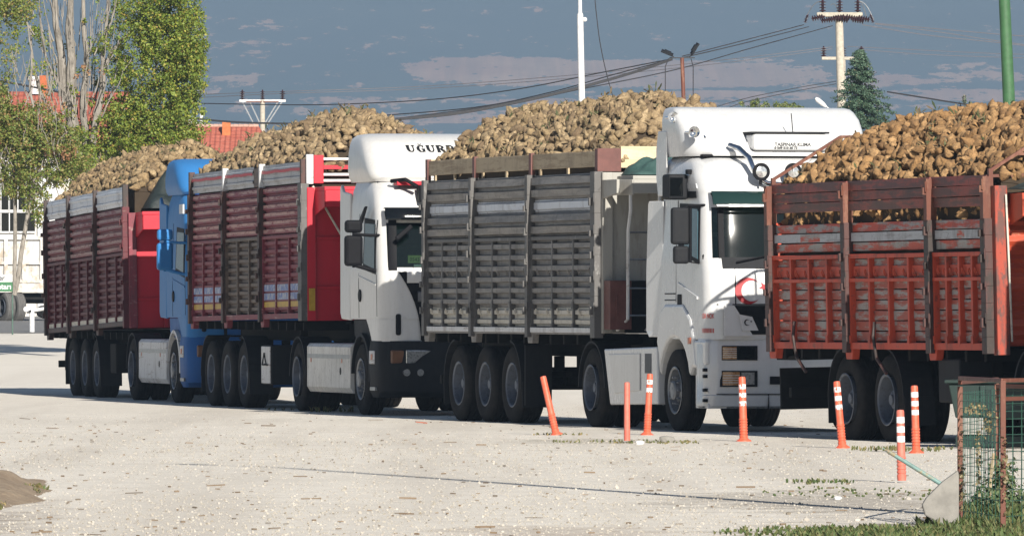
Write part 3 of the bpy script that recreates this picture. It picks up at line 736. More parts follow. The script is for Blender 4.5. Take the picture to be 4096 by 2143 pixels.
def text_mesh(txt, size, bold=.0, spacing=1.0):
    cu = bpy.data.curves.new('text', 'FONT'); cu.body = txt; cu.size = size; cu.offset = bold; cu.space_character = spacing; cu.resolution_u = 3
    to = bpy.data.objects.new('text_tmp', cu); col.objects.link(to)
    bpy.context.view_layer.update()
    me = bpy.data.meshes.new_from_object(to.evaluated_get(bpy.context.evaluated_depsgraph_get()))
    pts = [(v_.co.x, v_.co.y) for v_ in me.vertices]; fs = [tuple(p.vertices) for p in me.polygons]
    bpy.data.objects.remove(to); bpy.data.meshes.remove(me); bpy.data.curves.remove(cu)
    xs_ = [p[0] for p in pts]; x0, x1 = min(xs_), max(xs_)
    return pts, fs, x0, x1

def tractor_base(rt, drive, mat_frame='chassis'):
    m = MB()
    for s in (-1, 1): m.box(drive-.75, 1.0, s*.42-.04, s*.42+.04, .68, .95)
    for q in (drive-.6, drive, drive+.7, drive+1.6, -1.0): m.box(q-.05, q+.05, -.42, .42, .72, .9)
    m.tube([(drive,-1,.515),(drive,1,.515)], .09, 10); m.lathe([(.02,-.25),(.22,-.12),(.24,.05),(.02,.25)], c=(drive,0,.515), axis='y', n=14)
    m.tube([(0,-1,.50),(0,1,.50)], .06, 8); m.box(-.2, .2, -.5, .5, .55, .66)
    m.box(-.9, .9, -.55, .55, .55, 1.25)          # engine
    m.lathe([(.02,0),(.46,0),(.46,.05),(.02,.05)], c=(drive+.4,0,.98), n=20)   # fifth wheel
    m.tube([(drive+1.0,.5,.6),(drive+2.6,.5,.6)], .0, 4) if False else None
    m.build('chassis', M[mat_frame], rt, bev=.006)
    for s in (-1, 1):
        wheel(rt, 'front', 0, s, rim=rt.get('_rimf', 'rim_light')); wheel(rt, 'dual', drive, s)
        P = []
        for g in range(0, 181, 12):
            c_, s_ = math.cos(R_(g)), math.sin(R_(g)); P.append([(drive+.60*c_, s*.78, .52+.60*s_), (drive+.60*c_, s*1.24, .52+.60*s_), (drive+.575*c_, s*1.24, .52+.575*s_), (drive+.575*c_, s*.78, .52+.575*s_)])
        MB().grid(P, closed=True).build('mudguard', M['black_dusty'], rt)
def skirt_panel(rt, xa, xb, za, zb, mat, sides=(-1, 1), slope=0.):
    for s in sides:
        m = MB(); y0, y1 = (-1.24, -.72) if s < 0 else (.72, 1.24)
        pr = [(y0 if s < 0 else y1, zb-.05), ((y0+.04) if s < 0 else y1-.04, zb), (0.5*s, zb), (0.5*s, za), ((y0+.05) if s < 0 else y1-.05, za), (y0 if s < 0 else y1, za+.08)]
        n = len(pr); vs = [(xa+slope*(zb-z)/(zb-za)*0, y, z) for y, z in pr] + [(xb, y, z) for y, z in pr]
        m.add(vs, [tuple(range(n))[::-1], tuple(range(n, 2*n))] + [(i, (i+1) % n, n+(i+1) % n, n+i) for i in range(n)])
        m.build('side_skirt', M[mat], rt, bev=.012)
def interior(rt, z0, z1, xf, items=True, dash_z=2.1):
    m = MB()
    a, b_, c, d, e, f = -.62, xf, -1.12, 1.12, z0, z1
    m.add([(a,c,e),(b_,c,e),(b_,d,e),(a,d,e),(a,c,f),(b_-.25,c,f),(b_-.25,d,f),(a,d,f)], [(0,1,2,3),(4,7,6,5),(0,4,5,1),(2,6,7,3),(0,3,7,4)])
    m.build('cab_lining', M['dash'], rt, recalc=False)
    MB().box(xf-.35, xf-.02, -1.08, 1.08, dash_z-.30, dash_z).build('dashboard', M['dash'], rt, bev=.03)
    for s in (-.6, .6):
        m = MB().box(-.15, .35, s-.26, s+.26, 1.65, 1.85); m.box(-.25, -.1, s-.25, s+.25, 1.8, 2.45); m.box(-.24, -.12, s-.13, s+.13, 2.5, 2.68)
        m.build('seat', M['seat'], rt, bev=.04)
    mw = MB(); ring = [(.62+.09*math.sin(t), .6+.22*math.cos(t), 2.15+.20*math.sin(t)) for t in np.linspace(0, 2*math.pi, 25)]
    mw.tube(ring, .014, 6, caps=False); mw.bar((.62,.38,2.15),(.62,.82,2.15),.02,.03); mw.bar((.62,.6,2.15),(.85,.6,1.95),.05,.05); mw.build('steering_wheel', M['black'], rt, sm=True)

def scania(i, uf, drive, label, body, low, mir, bump, rig):
    """long-distance cab with a high rounded roof fairing"""
    T = TK[i]; pos = T.pos(uf, 0)
    rt = thing('semi_truck', (pos.x, pos.y, 0), T.rz, label, 'truck', 'trucks queueing with loaded trailers', tilt=(R_(rig.get('roll', 0)), 0))
    rt['_rimf'] = rig.get('rimf', 'rim_light')
    tractor_base(rt, drive)
    del rt['_rimf']
    sh = Shell([(1.38,1.36,-.78,1.21,.26,.06),(2.08,1.36,-.78,1.22,.24,.06),(2.12,1.34,-.78,1.22,.24,.07),(2.76,1.13,-.78,1.20,.24,.08),(2.80,1.12,-.78,1.20,.24,.08),(3.05,1.03,-.78,1.19,.26,.08),(3.22,.90,-.78,1.17,.30,.08),(3.36,.62,-.78,1.12,.34,.06),(3.44,.25,-.74,1.0,.35,.04)])
    zl = [1.38,1.6,1.85,2.08,2.12,2.3,2.5,2.76,2.80,2.92,3.05,3.14,3.22,3.30,3.36,3.41,3.44]
    sh.mesh(zl, hole=(2.12,2.76)).build('cab', M[body], rt, sm=35)
    sh.pane([2.12,2.3,2.5,2.76]).build('windscreen', M['glass'], rt, sm=True)
    interior(rt, 1.5, 3.0, 1.15)
    # frame round the windscreen
    for s in (-1, 1): sh.patch('f', [(s*.98,2.08),(s*1.10,2.08),(s*1.05,2.80),(s*.94,2.80)], .010, 6).build('pillar', M['black'], rt)
    # sun visor
    P = []
    for zq, dx in ((2.96,.02),(2.98,.16),(2.84,.24),(2.80,.235),(2.93,.14),(2.94,.02)): P.append([(sh.fx(2.9, v)+dx, v*1.02, zq) for v in np.linspace(-1.1, 1.1, 17)])
    MB().grid(P).build('sun_visor', M[rig.get('visor','glass_dark')], rt, sm=40)
    # door, window, handle, seams
    for (q, nm, mt, of) in (([(.12,2.10),(1.0,2.02),(.92,2.80),(.14,2.84)], 'side_window_frame', 'black', .006), ([(.20,2.18),(.93,2.10),(.86,2.74),(.22,2.76)], 'side_window', 'glass_dark', .012)):
        sh.patch('s', q, of, 6).build(nm, M[mt], rt)
    MB().lathe([(.0,-1.235),(.085,-1.232),(.10,-1.20)], c=(-.10,0,1.72), axis='y', n=16).build('door_handle', M['black'], rt)
    for s_ in ([(-.20,1.40),(-.188,1.40),(-.188,2.9),(-.20,2.9)], [(1.02,1.42),(1.032,1.42),(1.032,2.02),(1.02,2.02)]):
        sh.patch('s', s_, .004, 3, back=.01).build('door_seam', M['black'], rt)
    sh.patch('s', [(-.15,1.98),(1.0,1.86),(1.0,1.885),(-.15,2.005)], .012, 4).build('door_crease', M[body], rt)
    # lower corner panel ahead of the wheel
    for s in (-1, 1):
        m = MB(); pts = []
        for zq, xe in ((1.02,.70),(1.12,.62),(1.25,.48),(1.379,.30)):
            row = []
            for k in range(7):
                t = k/6; x = xe+(1.36-.28-xe)*t; row.append((x, s*1.21, zq))
            for k in range(1, 7):
                a = math.pi/2*k/6; row.append((1.08+.26*math.sin(a)-.02, s*(1.21-.26+.26*math.cos(a)), zq))
            row.append((1.33, s*.62, zq)); row.append((xe+.1, s*.62, zq))
            pts.append(row)
        m.grid(pts, closed=True); m.f.append(tuple(range(len(pts[0])))[::-1]); m.build('corner_panel', M[body], rt, sm=35)
    MB().box(1.28, 1.345, -1.0, -.92, 1.15, 1.46).build('air_vent', M['black'], rt, bev=.03)
    # grille: slats between the corner panels
    def vL(z): return .64+.32*max(0, (z-1.05)/1.0)**2.2
    P = []
    for z in np.linspace(1.08, 2.06, 12): P.append([(sh.fx(z, v)+.010, v, z) for v in np.linspace(-vL(z), vL(z), 13)])
    MB().grid(P).build('grille', M['black'], rt)
    for za_, zb_2 in ((1.10,1.24),(1.27,1.42),(1.45,1.60),(1.63,1.78)):
        P = []
        for z, of in ((za_,.02),(za_+.02,.05),(zb_2-.02,.045),(zb_2,.02)): P.append([(sh.fx(z, v)+of, v, z) for v in np.linspace(-vL(za_)+.045, vL(za_)-.045, 13)])
        MB().grid(P).build('grille_slat', M[rig.get('slat','black_dusty')], rt, sm=True)
    P = []
    for z, of in ((1.90,.02),(1.92,.03),(2.04,.03),(2.06,.02)): P.append([(sh.fx(z, v)+of, v, z) for v in np.linspace(-vL(1.9)+.02, vL(1.9)-.02, 13)])
    MB().grid(P).build('bonnet_edge', M[body], rt, sm=True)
    # bumper with lamps
    P = []
    for zq, gx, w_ in ((.26,1.22,1.18),(.34,1.36,1.22),(.62,1.44,1.235),(.95,1.42,1.235),(1.07,1.38,1.22)):
        row = [(.62, -w_, zq), (.9, -w_, zq)]
        for k in range(1, 7): a = math.pi/2*k/6; row.append((gx-.30+.30*math.sin(a)-.05, -(w_-.30+.30*math.cos(a)), zq))
        for v in np.linspace(-.85, .85, 9): row.append((gx-.05*(abs(v)/1.2)**2, v, zq))
        for k in range(6, 0, -1): a = math.pi/2*k/6; row.append((gx-.30+.30*math.sin(a)-.05, (w_-.30+.30*math.cos(a)), zq))
        row += [(.9, w_, zq), (.62, w_, zq)]; P.append(row)
    m = MB().grid(P, closed=True); n = len(P[0]); m.f.append(tuple(range(n))[::-1]); m.f.append(tuple(4*n+k for k in range(n))); m.build('bumper', M[bump], rt, sm=35)
    for s in (-1, 1):
        MB().box(1.37, 1.412, min(s*.50,s*.87), max(s*.50,s*.87), .75, .94).build('headlight', M['lamp'], rt, bev=.012)
        MB().box(1.30, 1.385, min(s*.88,s*1.08), max(s*.88,s*1.08), .75, .94).build('indicator', M['amber_old'], rt, bev=.02)
        for v in (.66, .86): MB().lathe([(0,0),(.05,0),(.055,-.03)], c=(1.43, s*v, .62), axis='x', n=14).build('fog_lamp', M['lamp'], rt)
        # wheel arch and step
        P = []
        for g in range(-5, 186, 12):
            c_, s_ = math.cos(R_(g)), math.sin(R_(g)); rr = .64; P.append([(rr*c_, s*.85, .54+rr*s_), (rr*c_, s*1.235, .54+rr*s_), ((rr-.05)*c_, s*1.24, .54+(rr-.05)*s_), ((rr-.05)*c_, s*.85, .54+(rr-.05)*s_)])
        MB().grid(P, closed=True).build('wheel_arch', M[rig.get('arch','black_dusty')], rt, sm=40)
        MB().prism([(-.50,1.05),(.60,1.05),(.74,.98),(.70,1.375),(-.75,1.375),(-.70,1.15)], min(s*.6,s*1.17), max(s*.6,s*1.17)).build('lower_cab', M[low], rt, bev=.01)
        m = MB().box(.70, 1.05, min(s*1.0,s*1.245), max(s*1.0,s*1.245), .36, .41); m.box(.70,1.05,min(s*1.0,s*1.18),max(s*1.0,s*1.18),.62,.66); m.build('step', M['steel'], rt)
        m = MB().box(.66, .98, min(s*1.2,s*1.25), max(s*1.2,s*1.25), .74, .93); m.build('marker_housing', M['rail_white'], rt, bev=.01)
        MB().box(.80, .90, min(s*1.251,s*1.258), max(s*1.251,s*1.258), .80, .88).build('marker_light', M['orange_lens'], rt)
        # side deflector behind the cab
        pl = [(-1.48,1.46),(-1.40,1.38),(-.80,1.36),(-.80,3.20),(-1.30,3.24),(-1.42,3.34),(-1.50,3.30)]
        m = MB().prism(pl, min(s*1.17,s*1.215), max(s*1.17,s*1.215)); m.build('side_deflector', M[body], rt, bev=.018)
    # roof fairing
    fr = Shell([(3.36,.62,-1.05,1.14,.30,.06),(3.42,.66,-1.05,1.17,.30,.07),(3.52,.62,-1.05,1.19,.32,.08),(3.66,.48,-1.05,1.19,.34,.08),(3.80,.30,-1.05,1.18,.34,.08),(3.92,.10,-1.05,1.16,.34,.06),(4.0,-.12,-1.04,1.13,.34,.05),(4.05,-.36,-1.03,1.06,.32,.04),(4.07,-.6,-1.02,.95,.25,.02)])
    zl = [3.36,3.39,3.42,3.47,3.52,3.59,3.66,3.73,3.80,3.86,3.92,3.96,4.0,4.03,4.05,4.062,4.07]
    ks = rig.get('fk', 1.); fr.rows = [(3.36+(r_[0]-3.36)*ks,)+tuple(r_[1:]) for r_ in fr.rows]; zl = [3.36+(z-3.36)*ks for z in zl]
    fr.mesh(zl).build('roof_fairing', M[body], rt, sm=50)
    MB().box(-.72, .45, -1.08, 1.08, 3.33, 3.40).build('roof_gap_seal', M['black'], rt)
    rt_sh = (sh, fr)
    # mirrors
    for s in (-1, 1):
        yc = s*1.52
        for z0, z1, ww in ((2.62,2.80,.25),(2.14,2.58,.26)):
            m = MB(); 
            for q in range(1): m.box(.78, .93, yc-ww/2, yc+ww/2, z0, z1)
            m.build('mirror', M[mir], rt, bev=.045)
        m = MB().tube([(.88,yc,2.60),(.95,s*1.30,2.58),(1.0,s*1.12,2.58)], .022, 8); m.tube([(.86,yc,2.16),(.92,s*1.36,2.11),(1.0,s*1.16,2.06)], .028, 8); m.tube([(.86,yc,2.12),(.86,yc,2.64)], .02, 8)
        m.build('mirror_arm', M[mir], rt, sm=True)
    # tank and skirts between the axles
    skirt_panel(rt, drive+.70, -.68, .30, 1.02, rig['skirt'])
    MB().box(drive+.75, -.72, -1.243, -1.239, .80, .86).build('skirt_trim', M['steel'], rt)
    MB().lathe([(0,-1.243),(.055,-1.243),(.06,-1.23)], c=(-1.35,0,.62), axis='y', n=14).build('tank_cap', M['black'], rt)
    for x in (drive+1.0, -1.25): MB().box(x-.03, x+.03, -1.246, -1.24, .74, .80).build('marker_light', M['orange_lens'], rt)
    # coupling plate behind the cab
    MB().box(-1.5, -.85, -.9, .9, .95, 1.05).build('catwalk', M['chassis'], rt)
    MB().tube([(-1.0,.6,1.1),(-1.1,.6,2.9)], .07, 10).build('air_intake', M['black'], rt, sm=True)
    return rt, sh, fr

tk2, sh2, fr2 = scania(2, TK[2].side(1437,1500)[0], TK[2].side(1187,1500)[0]-TK[2].side(1437,1500)[0],
    'white truck with black lettering on its roof fairing, parked in front of the maroon trailer', 'white_dirty', 'black_dusty', 'black', 'black_dusty', dict(skirt='white_skirt', slat='slat_grey'))
tk1, sh1, fr1 = scania(1, TK[1].side(690,1500)[0], TK[1].side(525,1500)[0]-TK[1].side(690,1500)[0],
    'blue truck with blue mirrors between the two maroon trailers', 'blue', 'blue_low', 'blue', 'blue_low', dict(skirt='rail_white', visor='black', fk=.84, slat='blue_low', arch='rail_white'))
# lettering on the fairing of the white truck (the rest of the word is behind the beets of the next trailer)
uf_ = TK[2].side(1437,1500)[0]
v0, z0_ = TK[2].front(1628, 608, uf_+.28); v1, _ = TK[2].front(1866, 608, uf_+.28)
pts, fs = serif_word('UĞURBEY', v0, z0_-.0, .098, 1)
scl = (v1-v0)/(.098*1.15*6.7); pts = [(v0+(a-v0)*scl, z) for a, z in pts]
m = MB(); m.add([fr2.P('f', a, z, .012) for a, z in pts], fs); m.build('lettering', M['text_black'], tk2, recalc=False)
# light box on the roof front of the white truck
m = MB().box(.95, 1.16, -.62, .62, 3.06, 3.30); lb = m.build('roof_light_box', M['black'], tk2, bev=.02)
oc = [(-.36+.11*math.cos(R_(22.5+45*k)), 3.18+.11*math.sin(R_(22.5+45*k))) for k in range(8)]
m = MB(); pr = []
for a, z in oc: pr.append((1.165, a, z))
inn = [(1.165, -.36+(a+.36)*.84, 3.18+(z-3.18)*.84) for a, z in oc]
m.add(pr+inn, [(k, (k+1) % 8, 8+(k+1) % 8, 8+k) for k in range(8)])
m.add([(1.165,-.40,3.24),(1.165,-.34,3.24),(1.165,-.30,3.18),(1.165,-.34,3.12),(1.165,-.40,3.12),(1.165,-.36,3.18)], [(0,1,2,5),(5,2,3,4)])
m.build('badge', M['white_pole'], lb, recalc=False)
MB().box(.70, .95, -.9, -.25, 3.30, 3.36).build('roof_bar', M['red'], tk2, bev=.01)
MB().tube([(.80,-.95,3.36),(1.05,-.80,3.38),(1.12,-.64,3.28)], .03, 8).build('lamp_bracket', M['black'], tk2, sm=True)
# fleet sign and papers behind the windscreen, wipers
m = MB().obox((1.17,-.62,2.24), .012, .34, .11); sg = m.build('dashboard_sign', plain('yellow_green_sign', (.45,.5,.16,1), .6), tk2)
t_, f_, a_, b_ = text_mesh('05434684', .085); m = MB(); m.add([(1.178,-.62+(x-(a_+b_)/2)*.85, 2.21+y*.9) for x, y in t_], f_); m.build('sign_lettering', M['text_black'], sg, recalc=False)
MB().obox((1.18,-.62,2.145), .012, .17, .04).build('paper_card', M['white_pole'], tk2)
MB().box(1.0, 1.2, -.9, .2, 2.08, 2.13).build('cardboard_box', plain('brown_cardboard', (.20,.13,.08,1), .9), tk2)
for s, zz in ((-1, 0),):
    MB().prism([(.20,2.80),(.55,2.98),(.62,3.0),(.30,2.76)], -1.30, -1.26).build('window_visor', M['black_dusty'], tk2)
MB().obox((1.32,-.88,2.62), .05, .30, .07, Matrix.Rotation(R_(40), 3, 'X')).build('kerb_mirror', M['black'], tk2, bev=.02)
MB().box(.55, .9, -1.235, -1.21, 3.05, 3.2).build('sticker', M['rail_white'], tk1)
# model letters on the white truck's front
t_, f_, a_, b_ = text_mesh('G420', .10); m = MB(); m.add([(1.392,-.52+(x-a_)*.9, .84+y*.9) for x, y in t_], f_); m.build('model_letters', M['steel'], tk2, recalc=False)
MB().box(1.32, 1.39, -.6, .6, .72, 1.02).build('lower_grille', M['grille'], tk2, bev=.02)
MB().box(1.32, 1.39, -.6, .6, .72, 1.02).build('lower_grille', M['blue_low'], tk1, bev=.02)

# ---- truck 3: white with a crescent on its front
uf3 = TK[3].side(2693,1500)[0]; dr3 = TK[3].side(2362,1500)[0]-uf3
pos = TK[3].pos(uf3, 0)
tk3 = thing('semi_truck', (pos.x, pos.y, 0), TK[3].rz, 'white truck with a red crescent on its front and round lamps above the windscreen', 'truck', 'trucks queueing with loaded trailers')
tk3['_rimf'] = 'rim_light'; tractor_base(tk3, dr3); del tk3['_rimf']
sh = Shell([(1.16,1.44,-.60,1.22,.20,.10),(1.60,1.44,-.60,1.22,.20,.11),(2.0,1.42,-.60,1.22,.20,.12),(2.17,1.36,-.60,1.22,.20,.13),(2.48,1.282,-.60,1.205,.20,.13),(2.80,1.213,-.60,1.19,.20,.13),(2.84,1.205,-.60,1.19,.20,.13),(2.99,1.17,-.60,1.19,.22,.13),(3.03,1.17,-.60,1.20,.24,.12),(3.2,1.06,-.60,1.20,.28,.11),(3.34,.92,-.60,1.17,.33,.10),(3.42,.72,-.60,1.12,.36,.08),(3.46,.45,-.58,1.05,.36,.06)])
zl = [1.16,1.38,1.6,1.8,2.0,2.09,2.17,2.3,2.45,2.6,2.80,2.84,2.92,2.99,3.03,3.12,3.2,3.27,3.34,3.38,3.42,3.44,3.46]
sh.mesh(zl, hole=(2.17,2.80)).build('cab', M['white'], tk3, sm=35)
sh.pane([2.17,2.3,2.45,2.6,2.80]).build('windscreen', M['glass'], tk3, sm=True)
interior(tk3, 1.5, 3.0, 1.16)
for s in (-1, 1): sh.patch('f', [(s*.98,2.17),(s*1.05,2.17),(s*1.02,2.80),(s*.95,2.80)], .010, 6).build('pillar', M['black'], tk3)
sh.patch('f', [(-1.02,2.04),(1.02,2.04),(1.02,2.18),(-1.02,2.18)], .012, 10).build('scuttle_panel', M['black_dusty'], tk3)
for a in ((-.85,2.12,-.25,2.24),(-.15,2.12,.55,2.22)):
    m = MB().tube([(sh.fx(a[1],a[0])+.05,a[0],a[1]),(sh.fx(a[3],a[2])+.05,a[2],a[3])], .012, 6); m.tube([(sh.fx(2.08,a[2]-.2)+.06,a[2]-.2,2.06),(sh.fx(2.2,a[2]-.15)+.06,a[2]-.15,2.22)], .010, 6)
    m.build('wiper', M['black'], tk3)
P = []
for zq, dx in ((3.005,.015),(3.0,.10),(2.93,.17),(2.84,.20),(2.83,.185),(2.93,.14),(2.98,.06)): P.append([(sh.fx(2.92, v)+dx, v*1.01, zq) for v in np.linspace(-1.1, 1.1, 21)])
MB().grid(P).build('sun_visor', M['visor'], tk3, sm=50)
P = [[(sh.fx(2.83, v)+dx, v, zq) for v in np.linspace(-1.08, 1.08, 17)] for zq, dx in ((2.835,.21),(2.81,.215),(2.81,.19),(2.835,.185))]
MB().grid(P).build('visor_edge', M['white'], tk3)
# side window, door
sh.patch('s', [(.10,2.22),(1.02,2.10),(.93,2.84),(.10,2.86)], .006, 6).build('side_window_frame', M['black'], tk3)
sh.patch('s', [(.38,2.25),(.95,2.16),(.87,2.78),(.38,2.80)], .012, 6).build('side_window', M['glass_blue'], tk3)
sh.patch('s', [(-.55,2.92),(1.05,2.92),(1.02,3.00),(-.55,3.02)], .008, 6).build('side_band', M['black_dusty'], tk3)
MB().box(.10, .26, -1.232, -1.215, 1.58, 1.72).build('door_handle', M['black'], tk3, bev=.012)
for q in ([(.02,1.62),(.03,1.62),(.03,2.9),(.02,2.9)], [(-.45,1.64),(.0,1.64),(.0,1.655),(-.45,1.655)], [(-.45,1.72),(.0,1.72),(.0,1.735),(-.45,1.735)]): sh.patch('s', q, .004, 2, back=.01).build('door_seam', M['black_dusty'], tk3)
sh.patch('s', [(.12,1.83),(.95,1.66),(.95,1.69),(.12,1.87)], .02, 4).build('door_crease', M['white'], tk3)
# upper cab relief
sh.patch('s', [(.0,3.04),(.85,3.04),(.80,3.10),(.05,3.12)], .012, 6).build('roof_moulding', M['white'], tk3)
MB().box(.50, .60, -1.25, -1.19, 3.22, 3.28).build('side_marker', M['black'], tk3, bev=.01)
# grille, bonnet seam, crescent
sh.patch('f', [(-.80,1.22),(.80,1.22),(.92,1.58),(-.92,1.58)], .010, 10).build('grille', M['black'], tk3)
for kq in range(6):
    zq = 1.27+kq*.052; sh.patch('f', [(-.36+kq*-.03,zq),(.36+kq*.03,zq),(.36+kq*.03,zq+.008),(-.36-kq*.03,zq+.008)], .030, 8).build('grille_slat', M['chrome'], tk3)
for s in (-1, 1):
    m = sh.patch('f', [(s*1.02,1.20),(s*.66,1.20),(s*.90,1.58),(s*1.02,1.58)], .045, 8); m.build('corner_panel', M['white'], tk3, sm=True)
    m = sh.patch('f', [(s*.80,1.27),(s*.60,1.27),(s*.68,1.44),(s*.84,1.47)], .062, 6); m.build('corner_panel', M['white'], tk3, sm=True)
sh.patch('f', [(-1.10,1.585),(1.10,1.585),(1.10,1.60),(-1.10,1.60)], .006, 8).build('bonnet_seam', M['black'], tk3)
sh.patch('f', [(-.875,1.60),(-.862,1.60),(-.862,2.04),(-.875,2.04)], .006, 4).build('bonnet_seam', M['black'], tk3)
vc, zc_ = TK[3].front(2993, 1163, uf3+1.4)
pts, fs = crescent(vc, zc_, .165); sh.decal('f', pts, fs, .009).build('crescent_and_star', M['emblem_red'], tk3, recalc=False)
vc, zc_ = -.745, 1.37
pts, fs = crescent(vc, zc_, .04); sh.decal('f', pts, fs, .070).build('small_crescent', M['text_black'], tk3, recalc=False)
for (px_, py_, wpx, txt, sz) in ((2820,1258,50,'KÖR NOKTA',.05),(2822,1312,38,'IIIIIIIIII',.045)):
    t_, f_, a_, b_ = text_mesh(txt, sz, bold=.001); kx = .25/(b_-a_)*(wpx/50.)
    def arc(s_, z):
        xf_, xr_, w_, r_, bow = sh.at(z); xc = xf_-bow-r_
        if s_ < 0: return (xc+s_, -w_-.012, z)
        a = min(s_/r_, 1.4); return (xc+(r_+.012)*math.sin(a), -(w_-r_)-(r_+.012)*math.cos(a), z)
    m = MB(); m.add([arc(.015+(x-a_)*kx, 1.42+(1258-py_)*.0033+y*1.7) for x, y in t_], f_); m.build('lettering', M['text_red'], tk3, recalc=False)
# bumper
P = []
rowsb = ((.30,1.30,1.20),(.33,1.44,1.235),(.46,1.47,1.24),(.47,1.45,1.235),(.72,1.47,1.24),(1.08,1.47,1.24),(1.17,1.44,1.22))
for zq, gx, w_ in rowsb:
    row = [(.95, -w_, zq), (1.15, -w_, zq)]
    for k in range(1, 6): a = math.pi/2*k/5; row.append((gx-.12-.18+.18*math.sin(a), -(w_-.18+.18*math.cos(a)), zq))
    for v in np.linspace(-1.0, 1.0, 13): row.append((gx-.12*(abs(v)/1.0)**2, v, zq))
    for k in range(5, 0, -1): a = math.pi/2*k/5; row.append((gx-.12-.18+.18*math.sin(a), (w_-.18+.18*math.cos(a)), zq))
    row += [(1.15, w_, zq), (.95, w_, zq)]; P.append(row)
m = MB().grid(P, closed=True); n = len(P[0]); m.f.append(tuple(range(n))[::-1]); m.f.append(tuple((len(P)-1)*n+k for k in range(n))); m.build('bumper', M['white'], tk3, sm=30)
def bx(v): return 1.47-.12*(abs(v))**2
def bq(name, v0, v1, z0, z1, mat, off=.006, bev=.01):
    P = [[(bx(v)+off, v, z) for v in np.linspace(v0, v1, 9)] for z in (z0, z1)]; Q = [[(x-.04, y, z) for x, y, z in r] for r in P]
    m = MB().grid([P[0], P[1], Q[1], Q[0], P[0]]); 
    for e in (0, -1): m.add([P[0][e], P[1][e], Q[1][e], Q[0][e]], [(0,1,2,3)])
    return m.build(name, M[mat], tk3)
for s in (-1, 1):
    def o(a, b_): return (min(s*a, s*b_), max(s*a, s*b_))
    bq('headlight_frame', *o(.60,1.05), .90, 1.08, 'black', .010); bq('headlight', *o(.64,.84), .92, 1.06, 'glass_dark', .016); bq('indicator', *o(.86,1.03), .915, 1.065, 'amber', .016)
    bq('fog_lamp_frame', *o(.60,1.06), .57, .77, 'black', .010); bq('fog_lamp', *o(.64,.80), .60, .75, 'lamp', .016); bq('indicator', *o(.82,1.03), .59, .755, 'amber', .016)
    for zq in (.94,.965,.99,1.015,1.04): bq('lamp_guard_bar', *o(.86,1.03), zq, zq+.006, 'rail_white', .022)
    for zq in (.62,.65,.68,.71): bq('lamp_guard_bar', *o(.82,1.03), zq, zq+.006, 'rail_white', .022)
bq('air_slot', -.44, .44, .93, 1.05, 'black', .008); bq('air_slot', -.44, .44, .60, .70, 'black', .008)
bq('bumper_seam', -1.1, 1.1, .475, .485, 'black', .004); bq('bumper_seam', -.46, -.453, .30, .475, 'black', .004)
# wheel arch panels and steps
for s in (-1, 1):
    m = MB(); y0, y1 = sorted((s*.9, s*1.245))
    poly = [(-.75,1.12),(-.62,1.50),(-.40,1.60),(.35,1.60),(.68,1.42),(.86,1.10),(.95,.80),(.78,.80)]
    for g in range(15, 166, 15): poly.append((.66*math.cos(R_(g)), .52+.66*math.sin(R_(g))))
    poly.append((-.66,.95))
    m.prism(poly, y0, y1); m.build('wheel_arch', M['white'], tk3, bev=.05)
    m = MB().box(.80, 1.30, *sorted((s*1.0,s*1.235)), .84, 1.15); m.build('side_panel', M['white'], tk3, bev=.03)
    MB().box(.62, .72, *sorted((s*1.246,s*1.256)), 1.10, 1.18).build('marker_light', M['orange_lens'], tk3)
    m = MB().box(.78, 1.28, *sorted((s*.95,s*1.20)), .30, .36); m.box(.78, .82, *sorted((s*.95,s*1.20)), .30, .72); m.box(.82, 1.28, *sorted((s*1.0,s*1.20)), .50, .54); m.build('step', M['white'], tk3, bev=.008)
    MB().box(.78, 1.30, *sorted((s*.95,s*1.15)), .72, .84).build('step_recess', M['black'], tk3)
    for zq in (.40,.53,.70,.78): MB().box(1.22, 1.28, *sorted((s*1.2,s*1.25)), zq-.02, zq+.02).build('hinge', M['black'], tk3)
    # tall side deflector, leaning outwards at the back
    P = []
    for zq, xr in ((1.18,-.98),(1.26,-1.10),(2.0,-1.10),(2.86,-1.02),(2.90,-.98)):
        P.append([(xr, s*1.27, zq), (-.85, s*1.245, zq), (-.55, s*1.215, zq), (-.55, s*1.19, zq), (-.85, s*1.22, zq), (xr, s*1.245, zq)])
    m = MB().grid(P, closed=True); m.f.append(tuple(range(6))); m.f.append(tuple(24+k for k in range(6))); m.build('side_deflector', M['white'], tk3, bev=.01)
    P = []
    for zq, xr in ((2.96,-.72),(3.2,-.80),(3.55,-.80),(3.78,-.72)):
        P.append([(xr, s*1.23, zq), (-.40, s*1.215, zq), (-.40, s*1.19, zq), (xr, s*1.205, zq)])
    m = MB().grid(P, closed=True); m.f.append((0,1,2,3)); m.f.append((12,13,14,15)); m.build('side_deflector', M['white'], tk3, bev=.01)
# spoiler
fr3 = Shell([(3.45,.74,-.60,1.18,.60,.02),(3.50,.76,-.60,1.19,.58,.03),(3.62,.62,-.60,1.20,.42,.04),(3.78,.40,-.60,1.21,.26,.04),(3.92,.16,-.60,1.21,.15,.03),(4.02,-.04,-.60,1.19,.11,.02),(4.06,-.14,-.60,1.17,.11,.01),(4.08,-.26,-.58,1.12,.10,.0)])
fr3.mesh([3.45,3.47,3.50,3.56,3.62,3.70,3.78,3.85,3.92,3.97,4.02,4.04,4.06,4.07,4.08]).build('roof_fairing', M['white'], tk3, sm=45)
MB().box(-.5, .62, -1.05, 1.05, 3.44, 3.47).build('roof_gap_seal', M['black'], tk3)
